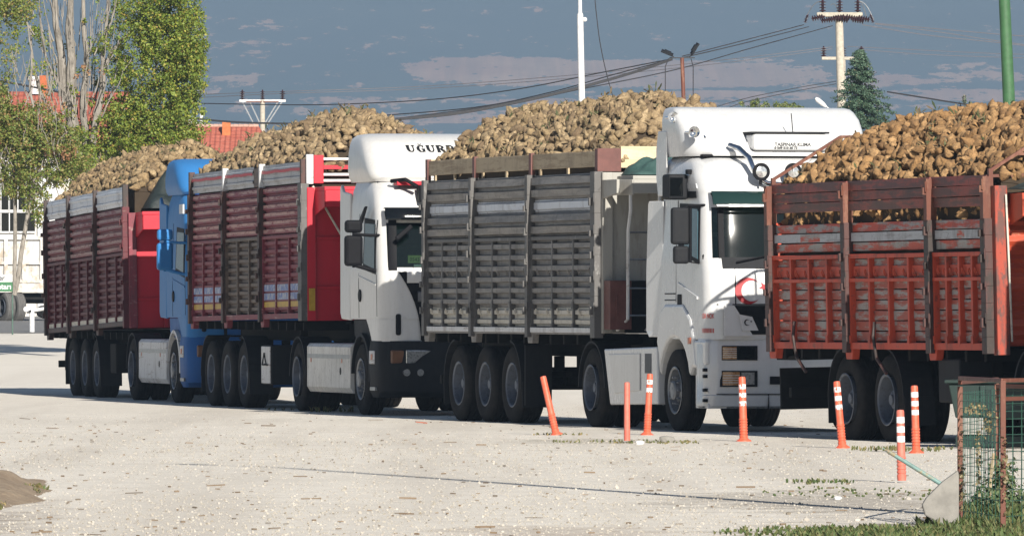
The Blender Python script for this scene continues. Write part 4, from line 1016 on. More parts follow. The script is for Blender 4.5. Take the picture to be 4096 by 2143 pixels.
# cooler on the fairing
v0, z0_ = TK[3].front(3004, 602, uf3+.75); v1, z1_ = TK[3].front(3300, 545, uf3+.75)
m = MB().box(.35, .84, v0, v0+1.0, z0_, z0_+.21); ac = m.build('roof_cooler', M['white'], tk3, bev=.05)
MB().box(.30, .82, v0-.01, v0+1.01, z0_+.212, z0_+.235).build('cooler_rim', M['black_dusty'], tk3)
for txt, sz, zz, kk in (('TASPINAR KLIMA', .05, z0_+.055, .48), ('0 549 510 40 73', .05, z0_+.018, .30)):
    t_, f_, a_, b_ = text_mesh(txt, sz, bold=.0016); k_ = kk/(b_-a_); m = MB(); m.add([(.843, v0+.28+(x-a_)*k_, zz+y*k_*.95) for x, y in t_], f_); m.build('lettering', M['text_black'], ac, recalc=False)
# lamp bar and lamps
bar = [(.74,-.74,3.58),(.92,-.68,3.54),(1.10,-.60,3.42),(1.17,-.56,3.26),(1.20,-.50,3.16),(1.22,-.40,3.10),(1.24,-.2,3.08),(1.26,.0,3.08),(1.24,.2,3.08),(1.22,.40,3.10),(1.20,.50,3.16),(1.17,.56,3.26),(1.10,.60,3.42),(.92,.68,3.54),(.74,.74,3.58)]
MB().tube(bar, .035, 10).build('lamp_bar', M['chrome'], tk3, sm=True)
for px_ in (3044, 3172):
    v_, z_ = TK[3].front(px_, 688, uf3+1.25)
    lm = MB().lathe([(0,-.09),(.06,-.085),(.10,-.02),(.112,.0),(.112,.02),(.098,.022)], c=(1.25,v_,z_), axis='x', n=28).build('round_lamp', M['black'], tk3, sm=40)
    MB().lathe([(.097,.012),(.06,.026),(0,.030)], c=(1.25,v_,z_), axis='x', n=28).build('lamp_glass', M['lamp'], lm, sm=True)
    MB().box(1.21, 1.25, v_-.015, v_+.015, 3.08, z_-.1).build('lamp_stem', M['black'], tk3)
# air horns and antennas
for (px_, py_, L_, uu) in ((2772,528,.34,.55),(2688,470,.30,-.1)):
    v_, z_ = TK[3].front(px_, py_, uf3+uu)
    MB().lathe([(.018,-L_),(.02,-.12),(.035,-.05),(.07,0),(.072,.008),(.062,.0),(.03,-.06),(.0,-.07)], c=(uu+.05,v_,z_), axis='x', n=20).build('air_horn', M['chrome'], tk3, sm=50)
MB().tube([(.0,-1.0,3.84),(.2,-1.0,3.80),(.5,-.98,3.68)], .012, 6).build('horn_pipe', M['chrome'], tk3)
v_, z_ = TK[3].front(3178, 620, uf3+.7); MB().tube([(.72,v_,z_-.02),(.66,v_-.03,z_+.52)], .006, 5).build('antenna', M['black'], tk3)
# mirrors
v_, z_ = TK[3].front(2722, 935, uf3+.95)
for s in (-1, 1):
    y_ = s*abs(v_)
    MB().box(.85, .97, y_-.11, y_+.13, 2.34, 2.80).build('mirror', M['black_dusty'], tk3, bev=.035)
    MB().box(.85, .97, y_-.08, y_+.12, 2.10, 2.32).build('mirror', M['black_dusty'], tk3, bev=.035)
    m = MB().tube([(.92,y_+s*-.02,2.75),(.94,y_-s*.10,2.82),(1.0,s*1.12,2.83)], .018, 8); m.tube([(.98,y_-s*.12,2.80),(.98,y_-s*.12,2.12),(1.0,s*1.12,2.10)], .02, 8); m.build('mirror_arm', M['black'], tk3, sm=True)
    MB().box(1.06, 1.12, s*1.16-.05, s*1.16+.05, 2.04, 2.22).build('kerb_mirror', M['black_dusty'], tk3, bev=.02)
v_, z_ = TK[3].front(2702, 748, uf3+.35)
m = MB().box(.18, .48, v_-.13, v_+.13, z_-.16, z_+.16).build('overhead_mirror', M['black_dusty'], tk3, bev=.035)
MB().box(.483, .489, v_-.115, v_+.055, z_-.115, z_+.115).build('mirror_glass', M['glass_dark'], m, bev=.004)
m = MB(); m.bar((.25,v_+.13,z_),(.25,-1.18,z_),.04,.04); m.build('mirror_arm', M['black'], tk3)
# skirt with recess
y0 = -1.24
for s in (-1, 1):
    m = MB().prism([(dr3+.55,1.02),(-.74,1.06),(-.70,.33),(dr3+.82,.30)], *sorted((s*.75, s*1.235))); m.build('side_skirt', M['white'], tk3, bev=.02)
    m = MB().prism([(dr3+.78,.95),(-1.45,.97),(-1.45,.50),(dr3+1.05,.45)], *sorted((s*1.236, s*1.25))); m.build('skirt_panel', M['white_dirty'], tk3, bev=.012)
    MB().box(-1.25, -.98, *sorted((s*1.236, s*1.241)), .72, .97).build('skirt_recess', M['grille'], tk3)
MB().box(-1.0, -.65, -.9, .9, .95, 1.05).build('catwalk', M['chassis'], tk3)
MB().tube([(-.8,.5,1.1),(-.85,.5,3.0)], .08, 10).build('air_intake', M['black'], tk3, sm=True)

# ---- truck 4 stands mostly outside the picture
tk4, sh4, fr4 = scania(4, 8.2, 4.62-8.2, 'truck pulling the orange trailer, its rear wheel just entering at the right edge', 'white_dirty', 'black_dusty', 'black', 'black_dusty', dict(skirt='white_dirty'))
# ------------------------------------------------------------------ sugar beets
def beet_mat(name, cs, dirt):
    k = NT(name); v = k.coord('Object'); geo = k.n('NewGeometry'); ob = k.n('ObjectInfo')
    rd = k.math('FRACT', k.math('ADD', geo.outputs['Random Per Island'], ob.outputs['Random']))
    base = k.ramp(rd, [(i/(len(cs)-1), c) for i, c in enumerate(cs)])
    n1 = k.noise(v, 17, 6, .75, .9); n2 = k.noise(v, 60, 4, .65)
    f = k.ramp(n1, step(.42, .60)); g = k.ramp(n2, step(.45, .68))
    k.setb(Base_Color=k.mix(k.math('MULTIPLY', k.math('ADD', k.math('MULTIPLY', f, .65), k.math('MULTIPLY', g, .3)), .85), base, dirt), Roughness=.85)
    k.bump(k.math('ADD', n1, k.math('MULTIPLY', n2, .4)), 1.0, .022); return k.m
M['beet'] = beet_mat('earthy_sugar_beet', [(.40,.285,.15,1),(.28,.20,.105,1),(.54,.40,.23,1),(.34,.24,.13,1),(.19,.13,.075,1),(.44,.325,.185,1)], (.11,.072,.04,1))
M['beet_far'] = beet_mat('muddy_sugar_beet', [(.42,.29,.15,1),(.28,.19,.09,1),(.52,.38,.21,1),(.35,.24,.12,1),(.21,.14,.075,1),(.46,.33,.18,1)], (.10,.07,.04,1))
M['beet_warm'] = beet_mat('reddish_earth_sugar_beet', [(.44,.25,.10,1),(.31,.17,.065,1),(.54,.33,.15,1),(.36,.205,.085,1),(.23,.13,.055,1),(.48,.28,.12,1)], (.12,.065,.03,1))
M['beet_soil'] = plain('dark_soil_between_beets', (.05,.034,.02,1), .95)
def ico(sub):
    import bmesh
    bm = bmesh.new(); bmesh.ops.create_icosphere(bm, subdivisions=sub, radius=1.0)
    V = np.array([v.co[:] for v in bm.verts]); Fc = np.array([[v.index for v in f.verts] for f in bm.faces]); bm.free(); return V, Fc
IV3, IF3 = ico(3); IV2, IF2 = ico(2)
def beet_shapes(IV, n, seed):
    out = []; r = random.Random(seed)
    for i in range(n):
        L = r.uniform(1.2, 2.1); V = IV.copy(); z = V[:, 2]
        prof = np.where(z < 0, 1.0-.85*np.clip(-z, 0, 1)**1.6*r.uniform(.7, 1.), 1.0-.12*z)
        V[:, 0] *= prof; V[:, 1] *= prof*r.uniform(.82, 1.05); V[:, 2] = np.where(z < 0, z*L*1.15, z*L*.62)
        off = Vector((r.random()*50, r.random()*50, r.random()*50)); ph = r.random()*6
        for q in range(len(V)):
            p = Vector(IV[q]); d = 1+.26*mnoise.noise(p*1.4+off)+.13*mnoise.noise(p*3.3+off)
            V[q] *= d
        V[:, 0] += .18*np.sin(V[:, 2]*1.4+ph)
        out.append(V)
    return out
BS3 = beet_shapes(IV3, 12, 3); BS2 = beet_shapes(IV2, 10, 5)
def rand_rot(rng):
    q = rng.normal(size=4); q /= np.linalg.norm(q); w_, x, y, z = q
    return np.array([[1-2*(y*y+z*z),2*(x*y-z*w_),2*(x*z+y*w_)],[2*(x*y+z*w_),1-2*(x*x+z*z),2*(y*z-x*w_)],[2*(x*z-y*w_),2*(y*z+x*w_),1-2*(x*x+y*y)]])
HE = {  # end positions, base height, ridge height along the load (t, z)
 1: (pu1[0]+.05, pu1[3]+.02, lambda u: 3.43+b1*u, [(0,4.05),(.15,4.16),(.45,4.24),(.8,4.26),(1,4.20)]),
 2: (pu2[0]+.05, pu2[3]+.02, lambda u: 3.64+b2*u, [(0,4.12),(.12,4.28),(.35,4.42),(.6,4.52),(.8,4.50),(1,4.28)]),
 3: (pu[0]+.02 if False else P3['u0']+.05, P3['u1']-.14, lambda u: 3.52, [(0,4.22),(.2,4.28),(.5,4.26),(.75,4.36),(1,4.30)]),
 4: (pu4[0]+.05, pu4[3]+.02, lambda u: 3.03, [(0,3.70),(.2,3.78),(.5,3.86),(.75,3.88),(1,3.86)])}
def heap_h(i, u, v):
    u0, u1, bz, pk = HE[i]; t = (u-u0)/(u1-u0); t = max(0, min(1, t)); z = pk[-1][1]
    for a, b in zip(pk, pk[1:]):
        if t <= b[0]: z = a[1]+(b[1]-a[1])*(t-a[0])/(b[0]-a[0]); break
    Hh = z-bz(u); d = min(((u-u0)*1.6+.12 if i == 1 else (u-u0)), (u1-u)*1.1, 1.18-abs(v)); d = max(0, d)
    s_ = Hh*math.tanh(.85*d/Hh*1.15)/math.tanh(.85*1.18/Hh*1.15)
    return bz(u)+min(s_, Hh*1.05)-.05+.09*mnoise.noise(Vector((u*.9+i*7, v*1.1, i)))+.05*mnoise.noise(Vector((u*2.6+i*7, v*2.6, i)))
beets = []                                      # (trailer, position, rotation, size, hires)
for i in (1, 2, 3, 4):
    u0, u1, bz, pk = HE[i]; T = TK[i]; pitch = {1:.112, 2:.108, 3:.106, 4:.112}[i]
    nu_, nv_ = int((u1-u0)/pitch), int(2.36/pitch)
    for layer in (0, 1):
        for a in range(nu_+1):
            for b_ in range(nv_+1):
                if layer == 1 and nrng.random() > .45: continue
                u = u0+a*(u1-u0)/nu_+nrng.uniform(-.5,.5)*pitch; v = -1.12+b_*2.24/nv_+nrng.uniform(-.5,.5)*pitch
                u = min(max(u, u0), u1); v = min(max(v, -1.12), 1.12)
                z = heap_h(i, u, v)+nrng.uniform(-.035,.03)+(.055 if layer else 0)
                s_ = nrng.uniform(.040,.078)*(1.0 if layer == 0 else .95)
                p = T.pos(u, v, z); beets.append((i, p, rand_rot(nrng), s_))
# the beets seen through the gap under the top boards of trailer 4 and 3
for i, ua, ub, za, zb_, n in ((4, pu4[0], pu4[3], 2.50, 2.78, 260), (3, pu[0] if False else P3['u0'], P3['u1'], 3.28, 3.44, 120)):
    for q in range(n):
        u = nrng.uniform(ua+.1, ub-.1); z = nrng.uniform(za, zb_); beets.append((i, TK[i].pos(u, (-1.13 if i == 4 else -1.05)+nrng.uniform(0,.05), z), rand_rot(nrng), nrng.uniform(.05,.08)))
# which beets show most: coarse depth buffer over the picture
PW, PH = 2048, 1072; zb_buf = np.full((PH, PW), 1e9); idb = np.full((PH, PW), -1, dtype=int)
order = sorted(range(len(beets)), key=lambda q: -beets[q][1].y)
def occl(i, x, y):
    """hidden by the truck or boards in front (rough outlines in photo pixels)"""
    return False
for q in order:
    i, p, Rm, s_ = beets[q]; x = (CX+p.x/p.y*F)/2; y = (YH-(p.z-H)/p.y*F)/2; r_ = max(2, int(s_*F/p.y/2))
    x0, x1, y0, y1 = int(x-r_), int(x+r_)+1, int(y-r_), int(y+r_)+1
    if x1 < 0 or x0 >= PW or y1 < 0 or y0 >= PH: continue
    x0, y0 = max(0, x0), max(0, y0); x1, y1 = min(PW, x1), min(PH, y1)
    yy, xx = np.mgrid[y0:y1, x0:x1]; m_ = (xx-x)**2+(yy-y)**2 <= r_*r_
    idb[y0:y1, x0:x1][m_] = q
# things standing in front of the loads
def block(poly):
    xs_ = [a/2 for a, b in poly]; ys_ = [b/2 for a, b in poly]
    x0, x1, y0, y1 = max(0,int(min(xs_))), min(PW,int(max(xs_))+1), max(0,int(min(ys_))), min(PH,int(max(ys_))+1)
    idb[y0:y1, x0:x1] = -1
for p_ in ([(2400,585),(2640,760)], [(2660,425),(3200,760)], [(1380,540),(1790,760)], [(640,648),(770,900)], [(3100,712),(3970,840)], [(0,880),(4096,2143)]): block([p_[0], p_[1]])
cnt = np.bincount(idb[idb >= 0].ravel(), minlength=len(beets))
top = [q for q in np.argsort(-cnt)[:300] if cnt[q] > 0]; tops = set(int(q) for q in top)
mnames = {1:'beet_far', 2:'beet', 3:'beet', 4:'beet_warm'}
protos = {}
for q in tops:
    i, p, Rm, s_ = beets[q]; kq = (q % 12, mnames[i])
    if kq not in protos:
        me = bpy.data.meshes.new('sugar_beet'); me.from_pydata([tuple(a) for a in BS3[q % 12]], [], [tuple(int(z) for z in f) for f in IF3])
        me.polygons.foreach_set('use_smooth', [True]*len(me.polygons)); me.materials.append(M[mnames[i]]); protos[kq] = me
        # mesh is stored at unit size: bake a nominal radius so the material's scale is right
        me.transform(Matrix.Scale(.07, 4))
    o = bpy.data.objects.new('sugar_beet', protos[kq]); col.objects.link(o)
    o.matrix_world = Matrix.Translation(p) @ Matrix(Rm.tolist()).to_4x4() @ Matrix.Scale(s_/.07, 4)
    lab = {4: 'earthy reddish brown sugar beet lying in the heap above the orange trailer', 3: 'pale tan sugar beet in the heap above the grey trailer',
           2: 'tan sugar beet in the heap on the second maroon trailer', 1: 'muddy sugar beet in the heap on the farthest maroon trailer'}[i]
    tag(o, lab, 'sugar beet', {4:'beets piled on the orange trailer', 3:'beets piled on the grey trailer', 2:'beets piled on the second maroon trailer', 1:'beets piled on the farthest trailer'}[i])
Vs = []; Fs = []; Ms = []; base = 0; slot = {1:0, 2:1, 3:1, 4:2}
for q, (i, p, Rm, s_) in enumerate(beets):
    if q in tops: continue
    hi = i in (3, 4) and cnt[q] > 20
    V = (BS3[q % 12] if hi else BS2[q % 10]) @ Rm.T * s_ + np.array(p)
    Fq = (IF3 if hi else IF2) + base; base += len(V); Vs.append(V); Fs.append(Fq); Ms.append(np.full(len(Fq), slot[i]))
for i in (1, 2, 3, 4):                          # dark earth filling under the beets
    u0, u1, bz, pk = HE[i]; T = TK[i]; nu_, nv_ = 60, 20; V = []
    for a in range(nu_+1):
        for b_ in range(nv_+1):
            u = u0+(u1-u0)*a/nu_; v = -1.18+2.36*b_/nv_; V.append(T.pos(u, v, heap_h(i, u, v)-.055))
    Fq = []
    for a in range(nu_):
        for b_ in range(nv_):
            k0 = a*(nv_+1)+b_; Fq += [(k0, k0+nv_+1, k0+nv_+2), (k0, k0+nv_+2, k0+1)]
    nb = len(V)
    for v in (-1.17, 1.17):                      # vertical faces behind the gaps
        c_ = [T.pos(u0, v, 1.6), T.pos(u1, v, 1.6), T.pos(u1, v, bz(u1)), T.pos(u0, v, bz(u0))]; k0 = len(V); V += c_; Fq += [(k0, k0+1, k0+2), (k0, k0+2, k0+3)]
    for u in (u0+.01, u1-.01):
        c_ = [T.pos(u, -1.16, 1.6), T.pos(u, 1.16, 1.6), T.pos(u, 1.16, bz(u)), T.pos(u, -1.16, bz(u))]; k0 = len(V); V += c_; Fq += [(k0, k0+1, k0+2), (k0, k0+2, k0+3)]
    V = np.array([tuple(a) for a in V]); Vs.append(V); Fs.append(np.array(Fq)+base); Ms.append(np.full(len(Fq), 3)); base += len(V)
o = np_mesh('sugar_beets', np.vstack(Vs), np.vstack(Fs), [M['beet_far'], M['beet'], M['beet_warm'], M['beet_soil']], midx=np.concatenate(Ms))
tag(o, 'heaps of muddy tan sugar beets rising above the sides of the four trailers', 'sugar beets', kind='stuff')
# green leaf remains on the heaps
Vs = []; Fs = []; base = 0
for q in range(420):
    i, p, Rm, s_ = beets[int(nrng.integers(len(beets)))]
    if i == 1 or cnt[beets.index((i, p, Rm, s_))] if False else False: continue
    for j in range(7):
        d = nrng.normal(size=3); d[2] = abs(d[2])+.3; d /= np.linalg.norm(d); s2 = np.cross(d, nrng.normal(size=3)); s2 /= np.linalg.norm(s2)
        c0 = np.array(p)+np.array([0,0,.06])+nrng.normal(size=3)*.03; L = nrng.uniform(.04,.12)
        Vs.append(np.array([c0-s2*.006, c0+s2*.006, c0+d*L*.6+s2*.014, c0+d*L, c0+d*L*.6-s2*.014])); Fs.append(np.array([[0,1,2],[0,2,4],[4,2,3]])+base); base += 5
k = NT('wilted_beet_leaves'); geo = k.n('NewGeometry'); k.setb(Base_Color=k.ramp(geo.outputs['Random Per Island'], [(0,(.04,.06,.02,1)),(.25,(.08,.09,.035,1)),(.5,(.16,.12,.06,1)),(.8,(.10,.07,.04,1)),(1,(.20,.16,.09,1))]), Roughness=.8); M['wilt'] = k.m
tag(np_mesh('leaf_remains', np.vstack(Vs), np.vstack(Fs), [M['wilt']], sm=False), 'wilted green leaf scraps sticking to the beet heaps', 'leaves', kind='stuff')

# tarpaulins on the front canopies
def tarp(name, T, x0, x1, v0, v1, z0, hh, mat, label, seed):
    m = MB(); P = []; nx, nv = 22, 60
    for a in range(nx+1):
        row = []
        for b_ in range(nv+1):
            t, g = a/nx, b_/nv; ed = (math.sin(math.pi*t)*math.sin(math.pi*min(1, max(0, g))))**.5 if 0 < t < 1 and 0 < g < 1 else 0
            hz = hh*ed*(.35+1.3*abs(mnoise.noise(Vector((g*3.2+seed, t*1.5, seed)))))+.10*mnoise.noise(Vector((g*9, t*6, seed)))*ed+.05*mnoise.noise(Vector((g*22, t*9, seed)))*ed
            row.append(tuple(Vector((x0+(x1-x0)*t, v0+(v1-v0)*g, z0+.012+hz))))
        P.append(row)
    m.grid(P); m.add([P[0][0], P[nx][0], P[nx][nv], P[0][nv]], [(0,1,2,3)])
    o = m.build(name, M[mat], None, sm=60); o.location = (T.o[0], T.o[1], 0); o.rotation_euler = (0, 0, T.rz)
    return tag(o, label, 'tarpaulin')
tarp('folded_tarpaulin', TK[3], uf+.02, uf+.66, -1.0, 1.2, 3.25, .42, 'tarp', 'dark green tarpaulin bundled on the front canopy of the grey trailer', 2)
tarp('folded_tarpaulin', TK[1], uf1-.1, uf1+.70, -1.05, 1.2, 3.06+b1*uf1, .80, 'tarp_dark', 'dark grey-green tarpaulin draped at the front of the farthest maroon trailer', 6)
tarp('rolled_tarpaulin', TK[4], uf4-.02, uf4+.38, -1.15, 1.2, 2.87, .16, 'tarp_dark', 'dark tarpaulin rolled on the orange canopy beside the nearest heap', 9)

# ------------------------------------------------------------------ ground
k = NT('pale_limestone_gravel'); v = k.coord('Object'); tc = k.n('TexCoord'); sx = k.n('SeparateXYZ'); k.L(tc.outputs['Object'], sx.inputs[0])
nA = k.noise(v, .16, 5, .6); nB = k.noise(v, 1.4, 6, .7); nC = k.noise(v, 9, 5, .75); nD = k.noise(v, 38, 3, .7); nE = k.noise(k.coord('Object', (1.6, .55, 1)), 2.2, 7, .78, .5)
c = k.mix(k.ramp(nA, step(.35,.65)), (.78,.72,.63,1), (.70,.645,.56,1))
c = k.mix(k.math('MULTIPLY', k.ramp(nB, step(.45,.7)), .5), c, (.52,.47,.41,1))
c = k.mix(k.math('MULTIPLY', k.ramp(nC, step(.5,.66)), .40), c, (.42,.375,.32,1))
c = k.mix(k.math('MULTIPLY', k.ramp(nD, step(.52,.7)), .55), c, (.70,.67,.62,1))
c = k.mix(k.math('MULTIPLY', k.ramp(nE, step(.60,.70)), .3), c, (.22,.17,.12,1))
mpT = k.n('Mapping'); mpT.inputs['Rotation'].default_value = (0, 0, R_(14)); mpT.inputs['Scale'].default_value = (.75, .035, 1); k.L(tc.outputs['Object'], mpT.inputs[0])
nT = k.noise(mpT.outputs[0], 1.0, 5, .6); c = k.mix(k.math('MULTIPLY', k.ramp(nT, step(.46,.62)), .5), c, (.52,.465,.395,1)); c = k.mix(k.math('MULTIPLY', k.ramp(nT, step(.36,.44)), .0), c, c)
# smooth pale road surface farther back and to the left
far = k.math('MULTIPLY', k.ramp(k.math('ADD', k.math('DIVIDE', sx.outputs[1], 400.), k.math('MULTIPLY', k.math('SUBTRACT', nA, .5), .18)), step(.31,.36)), .55)
c = k.mix(far, c, (.76,.70,.615,1))
# soil and trodden grass at the near right and near left
def blob(cx_, cy_, rx_, ry_):
    a = k.math('POWER', k.math('DIVIDE', k.math('SUBTRACT', sx.outputs[0], cx_), rx_), 2.); b_ = k.math('POWER', k.math('DIVIDE', k.math('SUBTRACT', sx.outputs[1], cy_), ry_), 2.)
    return k.math('SUBTRACT', 1., k.math('ADD', a, b_))
def soil(cx_, cy_, rx_, ry_, col_, amt=1.):
    global c
    f = k.ramp(k.math('ADD', blob(cx_, cy_, rx_, ry_), k.math('MULTIPLY', k.math('SUBTRACT', nB, .5), 2.4)), step(.35,.85)); c = k.mix(k.math('MULTIPLY', k.math('MULTIPLY', f, k.ramp(nC, step(.32,.58))), amt), c, col_)
soil(3.2, 58.5, 2.3, 5.5, (.17,.14,.09,1), .9); soil(2.6, 69, 1.9, 6, (.24,.20,.15,1), .75); soil(-4.6, 62, 1.5, 12, (.22,.165,.12,1), .85)
soil(.3, 60, 1.2, 2.5, (.30,.22,.15,1), .5); soil(1.0, 99, 1.6, 2.6, (.22,.19,.13,1), .55)
k.setb(Base_Color=c, Roughness=.95); hb = k.math('ADD', k.math('MULTIPLY', nC, .6), k.math('MULTIPLY', nD, .5)); k.bump(hb, .7, .02)
M['gravel'] = k.m
ys = np.unique(np.concatenate([np.linspace(-60, 50, 12), np.linspace(50, 160, 120), np.linspace(160, 340, 46), np.linspace(340, 5200, 30)]))
xs = np.unique(np.concatenate([np.linspace(-1600, -40, 14), np.linspace(-40, 40, 81), np.linspace(40, 1600, 14)]))
V = np.array([(x, y, gz(x, y)) for y in ys for x in xs]); nx = len(xs)
Fq = np.array([(a*nx+b_, a*nx+b_+1, (a+1)*nx+b_+1, (a+1)*nx+b_) for a in range(len(ys)-1) for b_ in range(nx-1)])
tag(np_mesh('ground', V, Fq, [M['gravel']]), kind='structure')
# loose stones
Vs = []; Fs = []; base = 0; I1, J1 = ico(1); n_st = 60000
Y = 57+(nrng.random(n_st)**1.25)*85; X = (nrng.random(n_st)*2-1)*(.0625*Y+.6)
S = .003+.009*nrng.random(n_st)**3.5; S[nrng.random(n_st) < .006] *= 2.2; S *= np.clip(1.5-(Y-57)/85*1.1, .4, 1)
keep = np.ones(n_st, bool)
V3 = I1[None]*(1+nrng.uniform(-.28,.28,(n_st,len(I1),1)))*nrng.uniform(.6,1.25,(n_st,1,3))*S[:,None,None]
V3[:,:,0] += X[:,None]; V3[:,:,1] += Y[:,None]; V3[:,:,2] = V3[:,:,2]+S[:,None]*.25+.0
Fq = (J1[None]+(np.arange(n_st)*len(I1))[:,None,None]).reshape(-1,3)
k = NT('limestone_chippings'); geo = k.n('NewGeometry'); k.setb(Base_Color=k.ramp(geo.outputs['Random Per Island'], [(0,(.42,.385,.335,1)),(.35,(.36,.33,.28,1)),(.7,(.48,.44,.385,1)),(.9,(.30,.265,.22,1)),(1,(.20,.17,.13,1))]), Roughness=.9); M['stone'] = k.m
tag(np_mesh('loose_gravel', V3.reshape(-1,3), Fq, [M['stone']], sm=False), 'loose pale limestone chippings scattered over the yard', 'gravel', kind='stuff')
# dark straw and bark scraps lying flat
m = MB(); r = random.Random(5)
for q in range(520):
    y = 57+(r.random()**1.2)*62; x = r.uniform(-1, 1)*(.0625*y+.5); L = r.uniform(.012, .05) if r.random() < .93 else r.uniform(.06, .22); a = r.uniform(-.9, .9)
    h_ = r.uniform(.004, .014)
    m.obox((x, y, h_/2+.004), L, r.uniform(.006, .016), h_, Matrix.Rotation(a, 3, 'Z') @ Matrix.Rotation(r.uniform(-.05,.05), 3, 'Y'))
k = NT('dry_plant_scraps'); geo = k.n('NewGeometry'); k.setb(Base_Color=k.ramp(geo.outputs['Random Per Island'], [(0,(.09,.065,.045,1)),(.5,(.20,.14,.09,1)),(1,(.12,.10,.08,1))]), Roughness=.95); M['scrap'] = k.m
tag(m.build('dry_scraps', M['scrap'], recalc=False), 'dry brown straw and bark scraps lying on the yard', 'litter', kind='stuff')

# grass and weeds, low
def tufts(name, spots, label, cols, seed, hmul=1.):
    r = random.Random(seed); Vs = []; Fs = []
    for (cx_, cy_, rx_, ry_, n, hh) in spots:
        for q in range(n):
            a = r.uniform(0, 6.28); d = math.sqrt(r.random()); x = cx_+rx_*d*math.cos(a); y = cy_+ry_*d*math.sin(a)
            for j in range(r.randint(2, 4)):
                b_ = r.uniform(0, 6.28); L = hh*r.uniform(.4, 1.1); wd = r.uniform(.004, .011); ln = r.uniform(.2, .9)
                dx, dy = math.cos(b_), math.sin(b_); k0 = len(Vs)
                Vs += [(x-dy*wd, y+dx*wd, 0), (x+dy*wd, y-dx*wd, 0), (x+dx*L*ln*.5+dy*wd*1.3, y+dy*L*ln*.5-dx*wd*1.3, L*.65), (x+dx*L*ln, y+dy*L*ln, L), (x+dx*L*ln*.5-dy*wd*1.3, y+dy*L*ln*.5+dx*wd*1.3, L*.65)]
                Fs += [(k0, k0+1, k0+2), (k0, k0+2, k0+4), (k0+4, k0+2, k0+3)]
    k = NT(name+'_blades'); geo = k.n('NewGeometry'); k.setb(Base_Color=k.ramp(geo.outputs['Random Per Island'], cols), Roughness=.75)
    return tag(np_mesh(name, np.array(Vs), np.array(Fs), [k.m], sm=False), label, 'grass', kind='stuff')
gc = [(0,(.04,.07,.018,1)),(.4,(.075,.11,.028,1)),(.7,(.16,.15,.06,1)),(1,(.05,.085,.024,1))]
tufts('grass', [(3.2,58.6,1.3,1.8,1100,.06),(3.6,60.8,.7,1.2,500,.09),(2.3,59.3,.9,1.3,300,.04),(3.55,62.2,.35,.8,260,.14),(2.7,72,.6,2.2,60,.02),(3.3,71.5,.6,2.2,60,.025),(2.75,76,.3,.8,50,.04),(3.9,64.5,.5,2,260,.12)], 'low green grass growing at the foot of the wire cage', gc, 3)
tufts('weeds', [(1.3,98.5,.9,1.0,70,.03),(.6,103.6,.35,.5,30,.035),(1.7,97.6,.5,.6,40,.035),(-2.65,126.0,.35,.4,26,.09),(-3.4,128,.3,.3,10,.05),(-4.25,66,.3,2.2,260,.05),(-4.1,62,.2,1,160,.06),(-4.2,72,.25,2,120,.06),(-4.5,61.5,.3,1.0,240,.05),(-4.35,70,.25,1.2,120,.04),(4.3,93,.6,1.,80,.05)], 'sparse low weeds around the bollards and the edges of the yard', [(0,(.06,.09,.025,1)),(.5,(.16,.15,.06,1)),(.8,(.25,.18,.08,1)),(1,(.09,.13,.04,1))], 8)
# soil bank at the left edge
P = []
for a in range(71):
    row = []
    for b_ in range(91):
        x = -6.2+2.7*a/70; y = 58+26*b_/90; d = ((x+5.0)/1.12)**2+((y-70)/9.)**2+.25*mnoise.noise(Vector((x*2.5, y*.6, 4))); z = .22*max(0, 1-d)+.05*mnoise.noise(Vector((x*4, y*1.5, 0)))*smooth((1.05-d)*2)-.012+.012*mnoise.noise(Vector((x*14, y*6, 0)))
        row.append((x, y, z if d < 1.2 else -.03))
    P.append(row)
k = NT('dry_brown_soil'); v = k.coord('Object'); n1 = k.noise(v, 3, 7, .75); k.setb(Base_Color=k.ramp(n1, [(.3,(.20,.14,.09,1)),(.6,(.34,.26,.18,1)),(.75,(.16,.15,.07,1))]), Roughness=.95); k.bump(k.noise(v, 12, 5), .8, .05)
tag(MB().grid(P).build('soil_bank', k.m, sm=True), kind='structure')
# darker paved strip beyond the barrier
V = []; Fq = []
for a in range(13):
    y = 241+5.2*a; V += [(-40, y, gz(-40, y)+.012), (-8, y, gz(-8, y)+.012)]
for a in range(12): Fq.append((2*a, 2*a+1, 2*a+3, 2*a+2))
M['asphalt'] = plain('grey_worn_asphalt', (.21,.205,.20,1), .9)
tag(np_mesh('road', np.array(V), np.array(Fq), [M['asphalt']]), kind='structure')

# stones and slab
def rock(name, p, sx_, sy_, sz_, label, seed, mat='concrete'):
    Vr = IV2.copy(); off = Vector((seed*3.1, 1, 2))
    for q in range(len(Vr)):
        p_ = Vector(Vr[q]); Vr[q] = Vr[q]*(1+.35*mnoise.noise(p_*1.2+off)); 
    Vr = np.sign(Vr)*np.abs(Vr)**.7*np.array([sx_, sy_, sz_])
    o = np_mesh(name, Vr, IF2, [M[mat]], sm=False); o.location = (p[0], p[1], p[2]+sz_*.7); return tag(o, label, 'rock')
p = G(2668, 1770); rock('rock', p, .085, .06, .05, 'grey broken stone beside the plain orange bollard', 1)
p = G(2560, 1778); rock('rock', p, .05, .04, .03, 'small white stone between the two bollards left of the grey stone', 3, 'white_dirty')
p = G(3350, 1998); rock('rock', p, .035, .05, .02, 'flat white stone lying in front of the slab', 5, 'white_dirty')
M['bollard_scrap'] = plain('faded_orange_scrap', (.40,.12,.07,1), .8)
o = MB().obox((0,0,0), .16, .05, .012).build('orange_scrap', M['bollard_scrap'], bev=.003); o.location = G(1685, 1694)+Vector((0,0,.02)); o.rotation_euler = (.1, .1, .3); tag(o, 'flat scrap of orange plastic lying on the gravel ahead of the trucks', 'plastic scrap')
